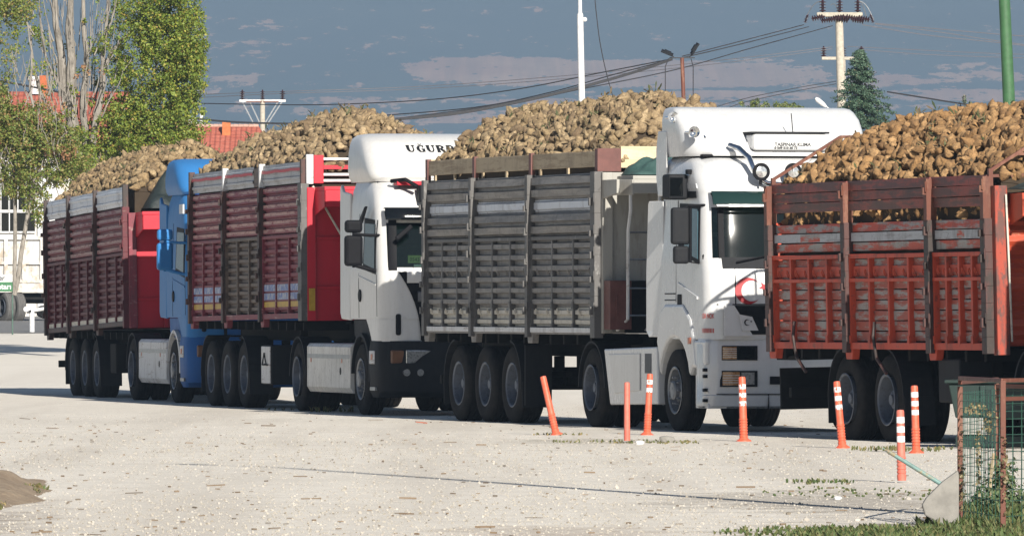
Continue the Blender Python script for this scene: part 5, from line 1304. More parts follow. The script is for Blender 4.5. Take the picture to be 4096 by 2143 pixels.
# concrete slab leaning against the fence
Dn = 60.5
pl = [((x-CX)/F*Dn, H-(y-YH)/F*Dn) for x, y in ((3688,2018),(3705,1990),(3770,1925),(3832,1880),(3836,1900),(3836,2090),(3770,2098),(3700,2060))]
o = MB().prism([(x, z) for x, z in pl], Dn, Dn+.10).build('concrete_slab', M['concrete'], bev=.01); tag(o, 'broken pale concrete slab leaning against the rusty cage post', 'slab')
# ------------------------------------------------------------------ bollards
k = NT('faded_orange_plastic'); v = k.coord('Object'); n1 = k.noise(v, 12, 5, .7); n2 = k.noise(v, 40, 4, .7)
c = k.mix(k.ramp(n1, step(.4,.7)), (.68,.10,.045,1), (.58,.15,.09,1)); k.setb(Base_Color=k.mix(k.math('MULTIPLY', k.ramp(n2, step(.62,.72)), .6), c, (.45,.28,.2,1)), Roughness=.5); M['bollard'] = k.m
k = NT('old_pinkish_orange_plastic'); v = k.coord('Object'); n1 = k.noise(v, 12, 5, .7); k.setb(Base_Color=k.mix(k.ramp(n1, step(.4,.7)), (.60,.13,.09,1), (.52,.18,.13,1)), Roughness=.6); M['bollard_old'] = k.m
k = NT('worn_reflective_tape'); v = k.coord('Object', (1,1,.6)); n1 = k.noise(v, 45, 3, .7); k.setb(Base_Color=k.mix(k.ramp(n1, step(.52,.56)), (.85,.84,.84,1), (.62,.13,.08,1)), Roughness=.5); M['tape_worn'] = k.m
k = NT('white_reflective_tape'); v = k.coord('Object', (1,1,.6)); n1 = k.noise(v, 30, 3, .7); k.setb(Base_Color=k.mix(k.ramp(n1, step(.66,.70)), (.86,.85,.84,1), (.55,.3,.25,1)), Roughness=.5); M['tape'] = k.m
def bollard(bx_, by_, tx_, ty_, wpx, stripes, label, ribs=True, flange=True, mat='bollard', tape='tape_worn', start=.90):
    p = G(bx_, by_); D = p.y; h_ = (by_-ty_)/F*D; r_ = wpx/F*D/2; tilt = math.atan2((tx_-bx_)/F*D, h_)
    rt = thing('bollard', p, 0, label, 'bollard', 'orange bollards along the front of the trucks', tilt=(rnd.uniform(-.03,.03), tilt))
    prof = [(r_*1.02, .02)]
    if flange: prof = [(r_*2.0, 0), (r_*2.0, .012), (r_*1.3, .03), (r_*1.05, .045)]
    if ribs:
        z = .06
        while z < h_*.36: prof += [(r_*1.12, z), (r_*1.12, z+.012), (r_*.98, z+.016), (r_*.98, z+.026)]; z += .032
    prof += [(r_*.97, h_*.38), (r_*.92, h_*.97), (r_*.80, h_-.004), (0, h_)]
    MB().lathe(prof, n=24).build('post', M[mat], rt, sm=40)
    for q in range(stripes):
        z0 = h_*(start-.13*q); MB().lathe([(r_*.94,z0-.055),(r_*.965,z0-.054),(r_*.955,z0-.001),(r_*.93,z0)], n=24).build('reflective_band', M[tape], rt, sm=40)
    return rt
bollard(2225,1740,2170,1497,27,0,'orange bollard leaning left, without stripes, in front of the grey trailer', mat='bollard')
bollard(2508,1768,2508,1527,25,0,'straight unstriped orange bollard next to the grey stone', ribs=False, flange=False, mat='bollard_old')
bollard(2588,1740,2600,1493,27,2,'orange bollard with scratched-off bands, in front of the white side skirt', tape='tape_worn', start=.90)
bollard(2975,1765,2968,1505,31,3,'orange bollard with three worn white bands in front of the crescent truck bumper', start=.88)
bollard(3370,1792,3346,1522,30,3,'orange bollard with three worn bands in front of the first wheels of the orange trailer', start=.91)
bollard(3665,1812,3657,1540,31,3,'orange bollard with three clean white bands', tape='tape', start=.90)
bollard(3607,1930,3601,1637,34,3,'short pinkish orange bollard behind the leaning pipe', ribs=True, flange=False, mat='bollard_old', tape='tape', start=.90)
# ------------------------------------------------------------------ wire cage, pipe, container
def WD(x, y, D): return W(x, y, D)
fen = thing('wire_cage', (3.3, 61, 0), 0, 'rusty angle-iron frame with green wire mesh at the right edge', 'fence')
def local(p): return Vector(p)-fen.location
def gpt(x, D, z): return Vector(((x-CX)/F*D, D, z))
A = gpt(3840, 61.8, 0); B = gpt(3988, 64.3, 0); C_ = gpt(4012, 60.0, 0); Dd = gpt(4160, 60.6, 0); E_ = gpt(4150, 63.5, 0)
for P_, hz, x in ((A,1.00,0),(B,1.0,0),(C_,1.06,0),(Dd,1.06,0),(E_,1.0,0)):
    m = MB(); a = local(P_); m.bar(a, a+Vector((0,0,hz)), .038, .038); m.build('post', M['rust'], fen, bev=.004)
m = MB()
for a, b_, z in ((A,C_,1.06),(C_,Dd,1.06),(B,E_,.98),(C_,Dd,.93),(A,B,1.03)):
    a, b_ = local(a), local(b_); m2 = MB(); m2.bar(a+Vector((0,0,z)), b_+Vector((0,0,z)), .03, .03); m2.build('rail', M['rust'], fen, bev=.004)
k = NT('green_coated_wire'); k.setb(Base_Color=(.03,.10,.07,1), Roughness=.5); M['mesh_wire'] = k.m
for a, b_ in ((A,B),(C_,Dd),(B,E_),(A,C_)):
    a, b_ = local(a), local(b_); L = (b_-a).length; m = MB(); nh = 13; nv = max(3, int(L/.15))
    for q in range(nh+1):
        z = .10+.85*(q/nh)**.8; pts = [a.lerp(b_, t/6)+Vector((0,.01*mnoise.noise(Vector((t, z*9, L))),z+.006*mnoise.noise(Vector((t*2, z*5, 1))))) for t in range(7)]; m.tube(pts, .0022, 4, caps=False)
    for q in range(1, nv):
        p0 = a.lerp(b_, q/nv); m.tube([p0+Vector((.004*mnoise.noise(Vector((q, z, 2))),0,z)) for z in (.05,.35,.65,.96)], .0022, 4, caps=False)
    m.build('wire_mesh', M['mesh_wire'], fen, recalc=False)
p0 = W(3530,1790,61.0); p1 = W(3830,1975,61.0)
m = MB().tube([p0, p0.lerp(p1,.08), p1], [.001,.015,.017], 10); o = m.build('steel_pipe', peel('flaking_green_pipe_paint', (.16,.27,.25,1), (.30,.22,.12,1), th=.55, sc_=(3,3,3)), sm=40); tag(o, 'pointed pipe with flaking pale green paint leaning out of the cage', 'pipe')
# dry vine on the cage and bush inside
def leaf_cloud(name, clusters, leaf, cols, seed, parent=None, flat=.4, rough=.6, density=1.0, tr=.0):
    r = np.random.default_rng(seed); Vs = []; n_tot = 0
    C = []; GN = []
    for (cx_, cy_, cz_, rx_, ry_, rz_, n) in clusters: 
        g = r.normal(size=(n,3)); g /= np.linalg.norm(g, axis=1)[:,None]; g *= r.random((n,1))**(1/2.2); C.append(np.array([cx_,cy_,cz_])+g*np.array([rx_,ry_,rz_])); GN.append(g)
    C = np.vstack(C); n = len(C)
    d = r.normal(size=(n,3)); d[:,2] *= .7; d[:,2] -= .15; d /= np.linalg.norm(d, axis=1)[:,None]
    nv_ = np.vstack(GN)+r.normal(size=(n,3))*.45; nv_[:,2] += .25; nv_ /= np.linalg.norm(nv_, axis=1)[:,None]
    s_ = np.cross(d, nv_); s_ /= np.maximum(np.linalg.norm(s_, axis=1)[:,None], 1e-6); nn = nv_; d = np.cross(nn, s_)
    L = leaf*r.uniform(.6,1.25,(n,1)); w_ = L*.42
    V = np.stack([C-d*L*.5, C+s_*w_-d*L*.05+nn*L*.08, C+d*L*.5, C-s_*w_-d*L*.05+nn*L*.08], axis=1).reshape(-1,3)
    i0 = np.arange(n)*4; Fq = np.concatenate([np.stack([i0, i0+1, i0+2], 1), np.stack([i0, i0+2, i0+3], 1)])
    k = NT(name+'_leaves'); geo = k.n('NewGeometry'); colr = k.ramp(geo.outputs['Random Per Island'], cols)
    k.setb(Base_Color=colr, Roughness=rough)
    if tr:
        tl = k.n('BsdfTranslucent'); mx = k.n('MixShader'); mx.inputs[0].default_value = tr; k.L(colr, tl.inputs[0]); k.L(k.b.outputs[0], mx.inputs[1]); k.L(tl.outputs[0], mx.inputs[2]); k.L(mx.outputs[0], k.out.inputs[0])
    return np_mesh(name, V, Fq, [k.m], parent, sm=False)
bush = thing('bush', (3.5, 62, 0), 0, 'dusty green bush growing inside the wire cage', 'bush')
q = G(3915, 2050)
leaf_cloud('foliage', [(.0+q.x-3.5, .6, .16, .22, .5, .20, 900), (q.x-3.5+.05, .9, .34, .14, .4, .16, 300), (q.x-3.5+.33, 0, .12, .25, .6, .14, 500)], .035, [(0,(.03,.06,.02,1)),(.5,(.07,.11,.035,1)),(1,(.12,.13,.06,1))], 4, bush)
MB().tube([(.0,.6,0),(.05,.7,.5)], .012, 6).build('stem', M['wood'], bush)
vine = leaf_cloud('dry_vine', [((3900-CX)/F*61.5, 61.5, .84, .10, .8, .05, 60), ((3960-CX)/F*62, 62, .72, .05, .6, .12, 60), ((3915-CX)/F*61.9, 61.9, .5, .02, .3, .35, 90), ((3845-CX)/F*61.7, 61.7, .35, .03, .1, .4, 110), ((4015-CX)/F*60, 59.95, .4, .03, .05, .35, 80)], .03, [(0,(.16,.12,.06,1)),(.5,(.26,.20,.10,1)),(1,(.10,.09,.04,1))], 6)
tag(vine, 'dry brown vine clinging to the cage wires and posts', 'vine')
# green metal container beyond the cage
g0 = G(3850, 1795); k = NT('dark_green_container_paint'); v = k.coord('Object'); k.setb(Base_Color=k.mix(k.ramp(k.noise(v, 3, 6, .7), step(.45,.7)), (.003,.018,.014,1), (.008,.028,.023,1)), Roughness=.5); M['green_bin'] = k.m
bn = thing('waste_container', (g0.x+1.0, 94.5, 0), R_(-8), 'dark green metal waste container behind the wire cage', 'container')
m = MB().prism([(-1.0,.34),(1.0,.34),(1.08,.72),(-1.08,.72)], -.5, .5)
for q in (-.7,-.2,.3,.8): m.box(q-.03, q+.03, -.53, -.501, .36, .70)
m.build('body', M['green_bin'], bn, bev=.01)
MB().box(-1.12, 1.12, -.55, .55, .721, .76).build('lid', M['green_bin'], bn, bev=.01)
m = MB().box(-1.0, 1.0, -.5, -.44, .02, .14); m.box(-1.0,1.0,.44,.5,.02,.14); m.build('base_rail', M['green_bin'], bn, bev=.006)
for sx_, sy_ in ((-.6,-.42),(-.6,.42),(.9,-.42),(.9,.42)): MB().prism([(sx_-.05,.14),(sx_+.09,.14),(sx_+.04,.339),(sx_-.10,.339)], sy_-.03, sy_+.03).build('leg', M['green_bin'], bn)
# ------------------------------------------------------------------ hills
def hill_D(y): return 540.4/(.12-(YH-y)/F)
def hz_(x, y):
    base = 1.2+.12*(y-4500)
    return base+max(0, min(1, (y-4500)/400))*(14*mnoise.noise(Vector((x*.004, y*.0022, 3)))+6*mnoise.noise(Vector((x*.012, y*.006, 7))))
ys = np.linspace(4440, 8200, 150); xs = np.linspace(-1800, 1800, 190)
V = np.array([(x, y, hz_(x, y)-(3 if y < 4500 else 0)) for y in ys for x in xs]); nx = len(xs)
Fq = np.array([(a*nx+b_, a*nx+b_+1, (a+1)*nx+b_+1, (a+1)*nx+b_) for a in range(len(ys)-1) for b_ in range(nx-1)])
k = NT('wooded_hillside'); tc = k.n('TexCoord'); sx = k.n('SeparateXYZ'); k.L(tc.outputs['Object'], sx.inputs[0])
def sc_noise(sx_, sz_, det=7, r=.68, off=0):
    mp = k.n('Mapping'); mp.inputs['Scale'].default_value = (sx_, 0.0, sz_); mp.inputs['Location'].default_value = (off, 0, off); k.L(tc.outputs['Object'], mp.inputs[0]); return k.noise(mp.outputs[0], 1.0, det, r)
n1 = sc_noise(.042, .13); n2 = sc_noise(.15, .36, 5, .7, 5); n3 = sc_noise(.012, .05, 4, .6, 9)
tot = None
for (x, y, rx, ry, s_) in ((2080,285,500,62,1.),(2720,290,640,62,1.),(930,325,110,26,.9),(830,350,60,24,.8),(950,150,330,95,.30),(1450,175,260,60,.12),(1500,400,500,14,.5),(1750,478,300,16,.8),(1900,455,420,12,.8),(2250,410,380,16,.75),(2900,385,420,22,.8),(3350,330,260,34,.7),(3620,320,170,22,.8),(3850,380,420,26,.85),(3900,310,230,26,.7),(2500,395,200,16,.6),(1500,500,240,10,.6),(3050,245,180,22,.5),(3900,270,200,16,.35),(1250,430,400,30,.3),(3000,430,900,16,.5),(2130,45,70,18,.5)):
    D = hill_D(y); cxw = (x-CX)/F*D; czw = H+(YH-y)/F*D; rxw = rx/F*D; D2 = hill_D(y-ry); rzw = H+(YH-y+ry)/F*D2-czw
    a = k.math('POWER', k.math('DIVIDE', k.math('SUBTRACT', sx.outputs[0], cxw), rxw), 2.); b_ = k.math('POWER', k.math('DIVIDE', k.math('SUBTRACT', sx.outputs[2], czw), rzw), 2.)
    e = k.math('MULTIPLY', k.math('MAXIMUM', k.math('SUBTRACT', 1.15, k.math('ADD', a, b_)), -.0), s_)
    e = k.math('MINIMUM', k.math('MULTIPLY', e, .8), (.34*s_+.01) if s_ < .95 else .60)
    tot = e if tot is None else k.math('MAXIMUM', tot, e)
val = k.math('ADD', tot, k.math('ADD', k.math('MULTIPLY', k.math('SUBTRACT', n1, .5), 1.7), k.math('MULTIPLY', k.math('SUBTRACT', n2, .5), .75)))
f = k.ramp(k.math('SUBTRACT', val, k.math('MULTIPLY', k.math('SUBTRACT', sx.outputs[2], 110.), .0007)), [(.14,(0,0,0,1)),(.21,(1,1,1,1))])
mpv = k.n('Mapping'); mpv.inputs['Scale'].default_value = (.085, 0, .26); k.L(tc.outputs['Object'], mpv.inputs[0])
vd = k.vor(mpv.outputs[0], 1.0); dots = k.ramp(k.math('ADD', vd, k.math('MULTIPLY', n2, .25)), [(.22,(0,0,0,1)),(.30,(1,1,1,1))]); f = k.math('MULTIPLY', f, dots)
gully_shade = k.ramp(sc_noise(.09, .02, 5, .7, 4), step(.38, .62)); f = k.math('MULTIPLY', f, k.math('ADD', .72, k.math('MULTIPLY', gully_shade, .28)))  # gully shading painted into the hillside colour as noise streaks
forest = k.mix(k.ramp(n3, step(.35,.65)), (.018,.036,.034,1), (.030,.046,.038,1)); bare = k.mix(k.ramp(n3, step(.4,.6)), (.37,.205,.13,1), (.45,.275,.175,1))
forest = k.mix(k.math('MULTIPLY', k.ramp(sc_noise(.6,1.6,3,.7,2), step(.4,.7)), .5), forest, (.05,.075,.04,1))
k.setb(Base_Color=k.mix(f, forest, bare), Roughness=1.0, Specular_IOR_Level=0.)
tag(np_mesh('hills', V, Fq, [k.m]), kind='structure')
# ------------------------------------------------------------------ haze
k = NT('blue_haze'); k.t.nodes.remove(k.b); pv = k.n('VolumePrincipled'); pv.inputs['Color'].default_value = (.285,.395,.545,1); pv.inputs['Density'].default_value = .00020; pv.inputs['Anisotropy'].default_value = 0.
k.L(pv.outputs[0], k.out.inputs['Volume'])
hzo = MB().box(-2200, 2200, -80, 8300, -4, 520).build('haze', k.m); tag(hzo, 'thin blue haze between the yard and the far hills', 'haze', kind='stuff')

# ------------------------------------------------------------------ buildings
M['plaster'] = paint('pale_plaster', (.66,.63,.58,1), dirt=(.36,.32,.27,1), amt=.5, rough=.9, fine=6)
k = NT('red_roof_tiles'); v = k.coord('Object'); wv = k.n('TexWave'); wv.wave_type = 'BANDS'; wv.bands_direction = 'X'; wv.inputs['Scale'].default_value = 1.6; k.L(v, wv.inputs[0])
rowz = k.n('TexWave'); rowz.bands_direction = 'Z'; rowz.wave_profile = 'SAW'; rowz.inputs['Scale'].default_value = 2.2; k.L(v, rowz.inputs[0])
n1 = k.noise(v, 4, 6, .7); c = k.mix(k.ramp(n1, step(.35,.65)), (.34,.075,.045,1), (.48,.15,.10,1)); c = k.mix(k.math('MULTIPLY', k.ramp(rowz.outputs[0], [(0,(1,1,1,1)),(.18,(0,0,0,1))]), .6), c, (.15,.04,.03,1))
k.setb(Base_Color=c, Roughness=.85); k.bump(k.math('ADD', wv.outputs[0], rowz.outputs[0]), .8, .06); M['tiles'] = k.m
# left hall
hD = 292.; hall = thing('hall', ((-60-CX)/F*hD, hD, 0), 0, 'pale hall with tall gridded windows and a red tiled roof behind the poplars', 'building')
def HL(x, y, D=hD): p = W(x, y, D); return p.x-hall.location.x, p.z
xL = -8.; xR = HL(232, 700)[0]; ze = HL(0, 590)[1]; zr = HL(0, 350)[1]
MB().box(xL, xR, 0, 12, .9, ze).build('wall', M['plaster'], hall)
m = MB(); m.add([(xL-.5,-.6,ze-.05),(xR+.4+2.2,-.6,ze-.05),(xR+2.2,5.8,zr),(xL+3,5.8,zr),(xR+.4+2.2,12.6,ze-.05),(xL-.5,12.6,ze-.05)], [(0,1,2,3),(3,2,4,5),(0,3,5),(1,4,2),(0,5,4,1)]); m.build('roof', M['tiles'], hall)
MB().box(xR+.01, xR+2.2, .5, 11.5, .9, ze-.06).build('wall', M['plaster'], hall)
MB().box(xR+.5, xR+1.8, .44, .5-.001, 3.5, ze-.4).build('window', M['glass_dark'], hall)
for (xa, xb, ya, yb) in ((-300,-90,640,932),(-60,36,640,932),(38,140,640,932),(-400,-320,640,932)):
    x0, z1 = HL(xa, ya); x1, z0 = HL(xb, yb)
    wnd = MB().box(x0, x1, -.04, -.002, z0, z1).build('window', M['glass_dark'], hall)
    fm = MB(); zt_ = HL(0, 845)[1]; nq = max(2, round((x1-x0)/.29)); t_ = .035
    for q in range(nq+1): xx = x0+(x1-x0)*q/nq; fm.box(xx-t_/2, xx+t_/2, -.08, -.041, zt_, z1)
    for q in range(0, nq+1, 2): xx = x0+(x1-x0)*q/nq; fm.box(xx-t_/2, xx+t_/2, -.08, -.041, z0, zt_-.06)
    fm.box(x0, x1, -.085, -.041, zt_-.05, zt_+.05); fm.box(x0, x1, -.085, -.041, z0, z0+.06); fm.box(x0, x1, -.085, -.041, z1-.06, z1); fm.build('frame', M['rail_white'], wnd)
MB().box(HL(150,0)[0], xR+.05, -.12, -.002, .9, ze).build('pilaster', M['white_pole'], hall, bev=.02)
MB().lathe([(.22,0),(.22,.5),(.28,.5),(.28,.62)], c=(HL(105,0)[0],5.5,zr-.1), n=10).build('roof_vent', M['rail_white'], hall)
MB().box(HL(125,0)[0], HL(157,0)[0], 5.2, 5.8, zr-.2, zr+.55).build('chimney', plain('orange_brick_chimney', (.45,.13,.05,1), .9), hall)
# house with red roof in the middle distance
rD = 330.; house = thing('house', ((820-CX)/F*rD, rD, 0), 0, 'low house with a red tiled roof and an orange chimney right of the poplars', 'building')
def HH(x, y, D=rD): p = W(x, y, D); return p.x-house.location.x, p.z
xa, zr2 = HH(560, 505); xb, _ = HH(1035, 505); _, ze2 = HH(0, 700)
m = MB(); m.add([(xa-1.5,-4.5,ze2),(xb+1.2,-4.5,ze2),(xb,0,zr2),(xa,0,zr2),(xb+1.2,4.5,ze2),(xa-1.5,4.5,ze2)], [(0,1,2,3),(3,2,4,5),(0,3,5),(1,4,2),(0,5,4,1)]); m.build('roof', M['tiles'], house)
MB().box(xa-1.2, xb+.9, -4.1, 4.1, 1.0, ze2-.01).build('wall', M['plaster'], house)
m = MB(); n_ = 24
for q in range(n_): m.lathe([(.09,xa+(xb-xa)*q/n_),(.075,xa+(xb-xa)*(q+.96)/n_)], c=(0,0,zr2+.0), axis='x', n=8)
m.build('ridge_tiles', plain('pale_ridge_tiles', (.52,.33,.26,1), .9), house)
cx0, cz0 = HH(908, 515); MB().box(cx0-.16, cx0+.16, -.9, -.5, zr2-.5, zr2+.18).build('chimney', plain('orange_clay_chimney', (.55,.17,.06,1), .9), house, bev=.01)
MB().box(cx0-.25, cx0+.25, -1.0, -.4, zr2-.62, zr2-.5).build('chimney_flashing', M['steel'], house)
# flat grey roof and white flue behind it
sD = 345.; sh_ = thing('shed', ((770-CX)/F*sD, sD, 0), 0, 'low shed with a white flue just showing over the red roof', 'building')
p = W(705, 497, sD); q_ = W(800, 467, sD)
MB().box(p.x-sh_.location.x-2, q_.x-sh_.location.x-.12, 0, 4, 1.1, q_.z-.15).build('wall', plain('dull_green_grey_wall', (.22,.26,.22,1), .9), sh_)
MB().box(p.x-sh_.location.x-2.1, q_.x-sh_.location.x-.6, -.1, 4.1, q_.z-.15, q_.z-.05).build('roof', M['brown_steel'], sh_)
MB().box(q_.x-sh_.location.x-.55, q_.x-sh_.location.x-.12, -.05, 1, q_.z-.30, q_.z-.02).build('water_tank', M['rail_white'], sh_)
MB().tube([(q_.x-sh_.location.x+.06,-.1,1.1),(q_.x-sh_.location.x+.06,-.1,q_.z+.10)], .07, 10).build('flue', M['white_pole'], sh_)
# ------------------------------------------------------------------ old dump truck
dD = 272.; du = thing('dump_truck', ((100-CX)/F*dD, dD, 1.0), R_(4), 'old rusty white dump truck body standing behind the green sign', 'truck')
def DU(x, y): p = W(x, y, dD); return p.x-du.location.x, p.z-1.0
M['old_white'] = peel('weathered_white_dump_body', (.58,.56,.53,1), (.42,.35,.27,1), th=.54, sc_=(1.2,2,1.2), dark=(.20,.15,.12,1))
x0, z0 = DU(-120, 1170); x1, z1 = DU(240, 945)
MB().box(x0, x1, 0, 2.3, z0+.3, z1).build('tipper_body', M['old_white'], du)
for q in range(6):
    xx = x0+(x1-x0)*q/5; MB().box(xx-.06, xx+.06, -.10, -.001, z0+.3, z1).build('rib', M['old_white'], du)
for zq in (z0+.36, z0+.95, z1-.06): MB().box(x0, x1, -.09, -.002, zq-.05, zq+.05).build('rail', M['old_white'], du)
MB().box(x0, x1, -.14, 2.4, z0, z0+.29).build('subframe', M['old_white'], du, bev=.02)
m = MB().box(x0, x1, .3, 2.0, z0-.35, z0-.01); m.box(x0+.1,x1-.5,-.05,.25,z0-.22,z0-.14); m.build('chassis', M['chassis'], du)
for px_ in (-40, 20, 62): 
    xx, _ = DU(px_, 1200)
    rm = rim_deep_mb().build('wheel', M['rim'], du, sm=35); rm.location = (xx, .15, .50); rm.rotation_euler = (0,0,R_(-62))
    tyre_mb(.52, .30, .285).build('tyre', plain('dusty_grey_tyre', (.13,.125,.12,1), .9), rm, sm=50)
xx, _ = DU(170, 1280); m = MB().lathe([(.02,-.15),(.16,-.12),(.2,0),(.16,.12),(.02,.15)], c=(xx,.4,.35), axis='y', n=14); m.box(xx-.5,xx+.8,.3,.6,.30,.40); m.build('axle', M['chassis'], du)
# ------------------------------------------------------------------ green sign and barrier
gD = 238.; zg = gz(-14, gD)
sg = thing('sign_board', ((50-CX)/F*gD, gD, zg), 0, 'white and green sign on a thin post at the left edge', 'sign')
s1 = F/gD
MB().tube([(0,0,0),(0,0,235/s1)], .022, 8).build('post', plain('green_grey_post', (.08,.14,.11,1), .6), sg)
MB().tube([(-1.15,0,0),(-1.15,0,235/s1)], .022, 8).build('post', bpy.data.materials['green_grey_post'], sg)
zt_ = (1345-1105)/s1; zm = (1345-1134)/s1; zb_ = (1345-1172)/s1
up = MB().box(-1.2, .02, -.045, -.025, zm, zt_).build('panel', M['white_pole'], sg, bev=.004)
lo = MB().box(-1.2, .015, -.046, -.026, zb_, zm-.001).build('panel', plain('green_sign_paint', (.04,.17,.07,1), .5), sg, bev=.004)
for txt, z_, par, mt, w_, hh in (('Şeker', zm+.045, up, 'text_black', .52, 1.), ('Kantarı', zb_+.07, lo, 'white_pole', .60, 1.)):
    t_, f_, a_, b_ = text_mesh(txt, .17, bold=.004); k_ = w_/(b_-a_); off_ = -.04 if txt == 'Kantarı' else -.20
    m = MB(); m.add([(off_-w_+(x-a_)*k_, -.050, z_+y*k_*1.0) for x, y in t_], f_); m.build('lettering', M[mt], par, recalc=False)
bD = 243.; sb = F/bD; bar_ = thing('pipe_barrier', ((128-CX)/F*bD, bD, gz(-13, bD)), 0, 'white tubular barrier with a counterweight disc beside the far trailer', 'barrier')
MB().tube([(0,0,0),(0,0,(1335-1240)/sb)], 10.5/sb, 14).build('post', M['white_pole'], bar_, sm=40)
MB().tube([(82/sb,0,0),(82/sb,0,(1335-1245)/sb)], 8/sb, 12).build('post', M['white_pole'], bar_, sm=40)
MB().tube([(-18/sb,-.02,(1335-1248)/sb),(20/sb,-.02,(1335-1246)/sb),(230/sb,.0,(1335-1212)/sb)], 7.5/sb, 12).build('boom', M['white_pole'], bar_, sm=40)
MB().lathe([(0,-.06),(11/sb,-.05),(12/sb,0),(11/sb,.05),(0,.06)], c=(-22/sb,-.1,(1335-1243)/sb), axis='y', n=16).build('counterweight', M['rail_white'], bar_, sm=30)
MB().lathe([(0,-.09),(4.5/sb,-.09),(4.5/sb,-.02)], c=(-6/sb,-.08,(1335-1250)/sb), axis='y', n=12).build('pivot', M['black'], bar_)
# ------------------------------------------------------------------ poles
def pole(name, x, yt, yb, D, r0, r1, mat, label, cat='pole', lean=0., n=16, extra=0):
    p = W(x, yb, D); z0 = gz(p.x, D); rt = thing(name, (p.x, D, z0), 0, label, cat)
    zt_ = W(x, yt, D).z+extra; MB().tube([(0,0,0),(lean*(zt_-z0),0,zt_-z0)], [r1, r0], n).build('shaft', M[mat], rt, sm=60); return rt, zt_-z0
D = 165.; rt, h_ = pole('flagpole', 2350, 60, 435, D, .060, .072, 'white_pole', 'tall white pole rising behind the grey trailer load', lean=-.020)
top_ = Vector((-.020*h_, 0, h_)); MB().tube([top_+Vector((0,0,-.0)), top_+Vector((-.0,0,.05)), top_+Vector((-.06,0,3.2))], [.060,.038,.036], 14).build('upper_tube', M['white_pole'], rt, sm=60)
MB().lathe([(.02,-.03),(.045,0),(.02,.03)], c=(top_.x+.09,0,h_-.09), axis='y', n=12).build('pulley', M['white_pole'], rt)
D = 140.; rt, h_ = pole('green_mast', 4090, -400, 435, D, .085, .125, 'green_pole', 'thick green steel mast at the right behind the nearest load', lean=-.045)
M['conc_pole'] = plain('cream_concrete_pole', (.50,.45,.37,1), .9)
def insulator(par, x, y, z, s_=1., rot=None, n=4):
    m = MB(); prof = [(.02*s_, -.02*s_)]
    for q in range(n): b = q*.075*s_; prof += [(.035*s_, b), (.095*s_, b+.012*s_), (.085*s_, b+.03*s_), (.035*s_, b+.045*s_)]
    prof += [(.02*s_, n*.075*s_+.03)]
    m.lathe(prof, n=12); o = m.build('insulator', M['insul'], par, sm=30); o.location = (x, y, z)
    if rot: o.rotation_euler = rot
    return o
# near concrete pole with the insulator crown
D = 300.; s_ = F/D
rt, h_ = pole('power_pole', 3390, 62, 450, D, .135, .20, 'conc_pole', 'concrete power pole topped by a crown of dark insulators, behind the conifer', 'power pole', lean=-.028)
tx = -.028*h_
MB().obox((tx+.02,0,h_+.02), 1.62, .28, .16).build('crossarm', M['conc_pole'], rt, bev=.03)
for dx in (-.58, .02, .66): insulator(rt, tx+dx, 0, h_+.13, 1.35, n=4)
for dx, ang in ((-.95,80),(-.62,82),(-.38,78),(.30,-80),(.62,-80),(1.05,-80),(-.2,82),(.85,-82)):
    insulator(rt, tx+dx+(.0), -.12, h_-.16-.05*math.sin(dx*9), 1.15, rot=(R_(12), R_(ang), 0), n=5)
for x0_, z0__, x1_, z1__ in ((-1.20,-.15,-.58,.50),(1.22,-.15,.66,.50),(-.58,.5,.02,.58),(.02,.58,.66,.50),(-.3,.35,.02,.0),(.66,.5,.98,-.1)):
    pts = [(tx+x0_+(x1_-x0_)*t, 0, h_+z0__+(z1__-z0__)*t+.20*math.sin(math.pi*t)) for t in np.linspace(0,1,7)]; MB().tube(pts, .016, 5).build('jumper_wire', M['steel'], rt)
for dx in (-1.2, 1.2): insulator(rt, tx+dx, 0, h_-.25, .75, rot=(0, R_(-20 if dx > 0 else 20), 0), n=5)
MB().tube([(tx*.6+.02,-.2,h_*.62),(tx*.6+.17,-.2,h_*.54),(.2,-.2,h_*.4)], .012, 5).build('down_cable', M['wire'], rt)
# second pole behind it
rt2, h2 = pole('power_pole', 3382, 232, 450, 330., .10, .15, 'conc_pole', 'second concrete power pole with a short crossarm, hidden behind the crowned one', 'power pole', lean=-.01)
MB().obox((-.15,0,h2-.02), 1.55, .2, .12).build('crossarm', M['conc_pole'], rt2, bev=.02)
for dx in (-.85, -.08, .62): insulator(rt2, dx, 0, h2+.05, 1.25, n=4)
# far T-pole
rt3, h3 = pole('power_pole', 1050, 400, 520, 340., .10, .13, 'conc_pole', 'short concrete power pole with a braced crossarm above the red roof', 'power pole')
s3 = F/340.
MB().obox((0,0,h3-.04), 1.86, .12, .10).build('crossarm', M['rail_white'], rt3, bev=.01)
MB().obox((0,-.08,h3-.08), 1.3, .03, .05).build('crossarm_strip', M['rust'], rt3)
for dx in (-.81, 0, .80): insulator(rt3, dx, 0, h3+.03, 1.15, n=4)
for a, b_ in (((-.80,h3-.08),(-.30,h3-1.05)),((-.5,h3-.08),(-.12,h3-.9)),((.78,h3-.08),(.18,h3-1.0)),((.62,h3-.08),(.12,h3-.9))): 
    m = MB(); m.bar((a[0],-.06,a[1]),(b_[0],-.06,b_[1]), .03, .05); m.build('brace', M['steel'], rt3)
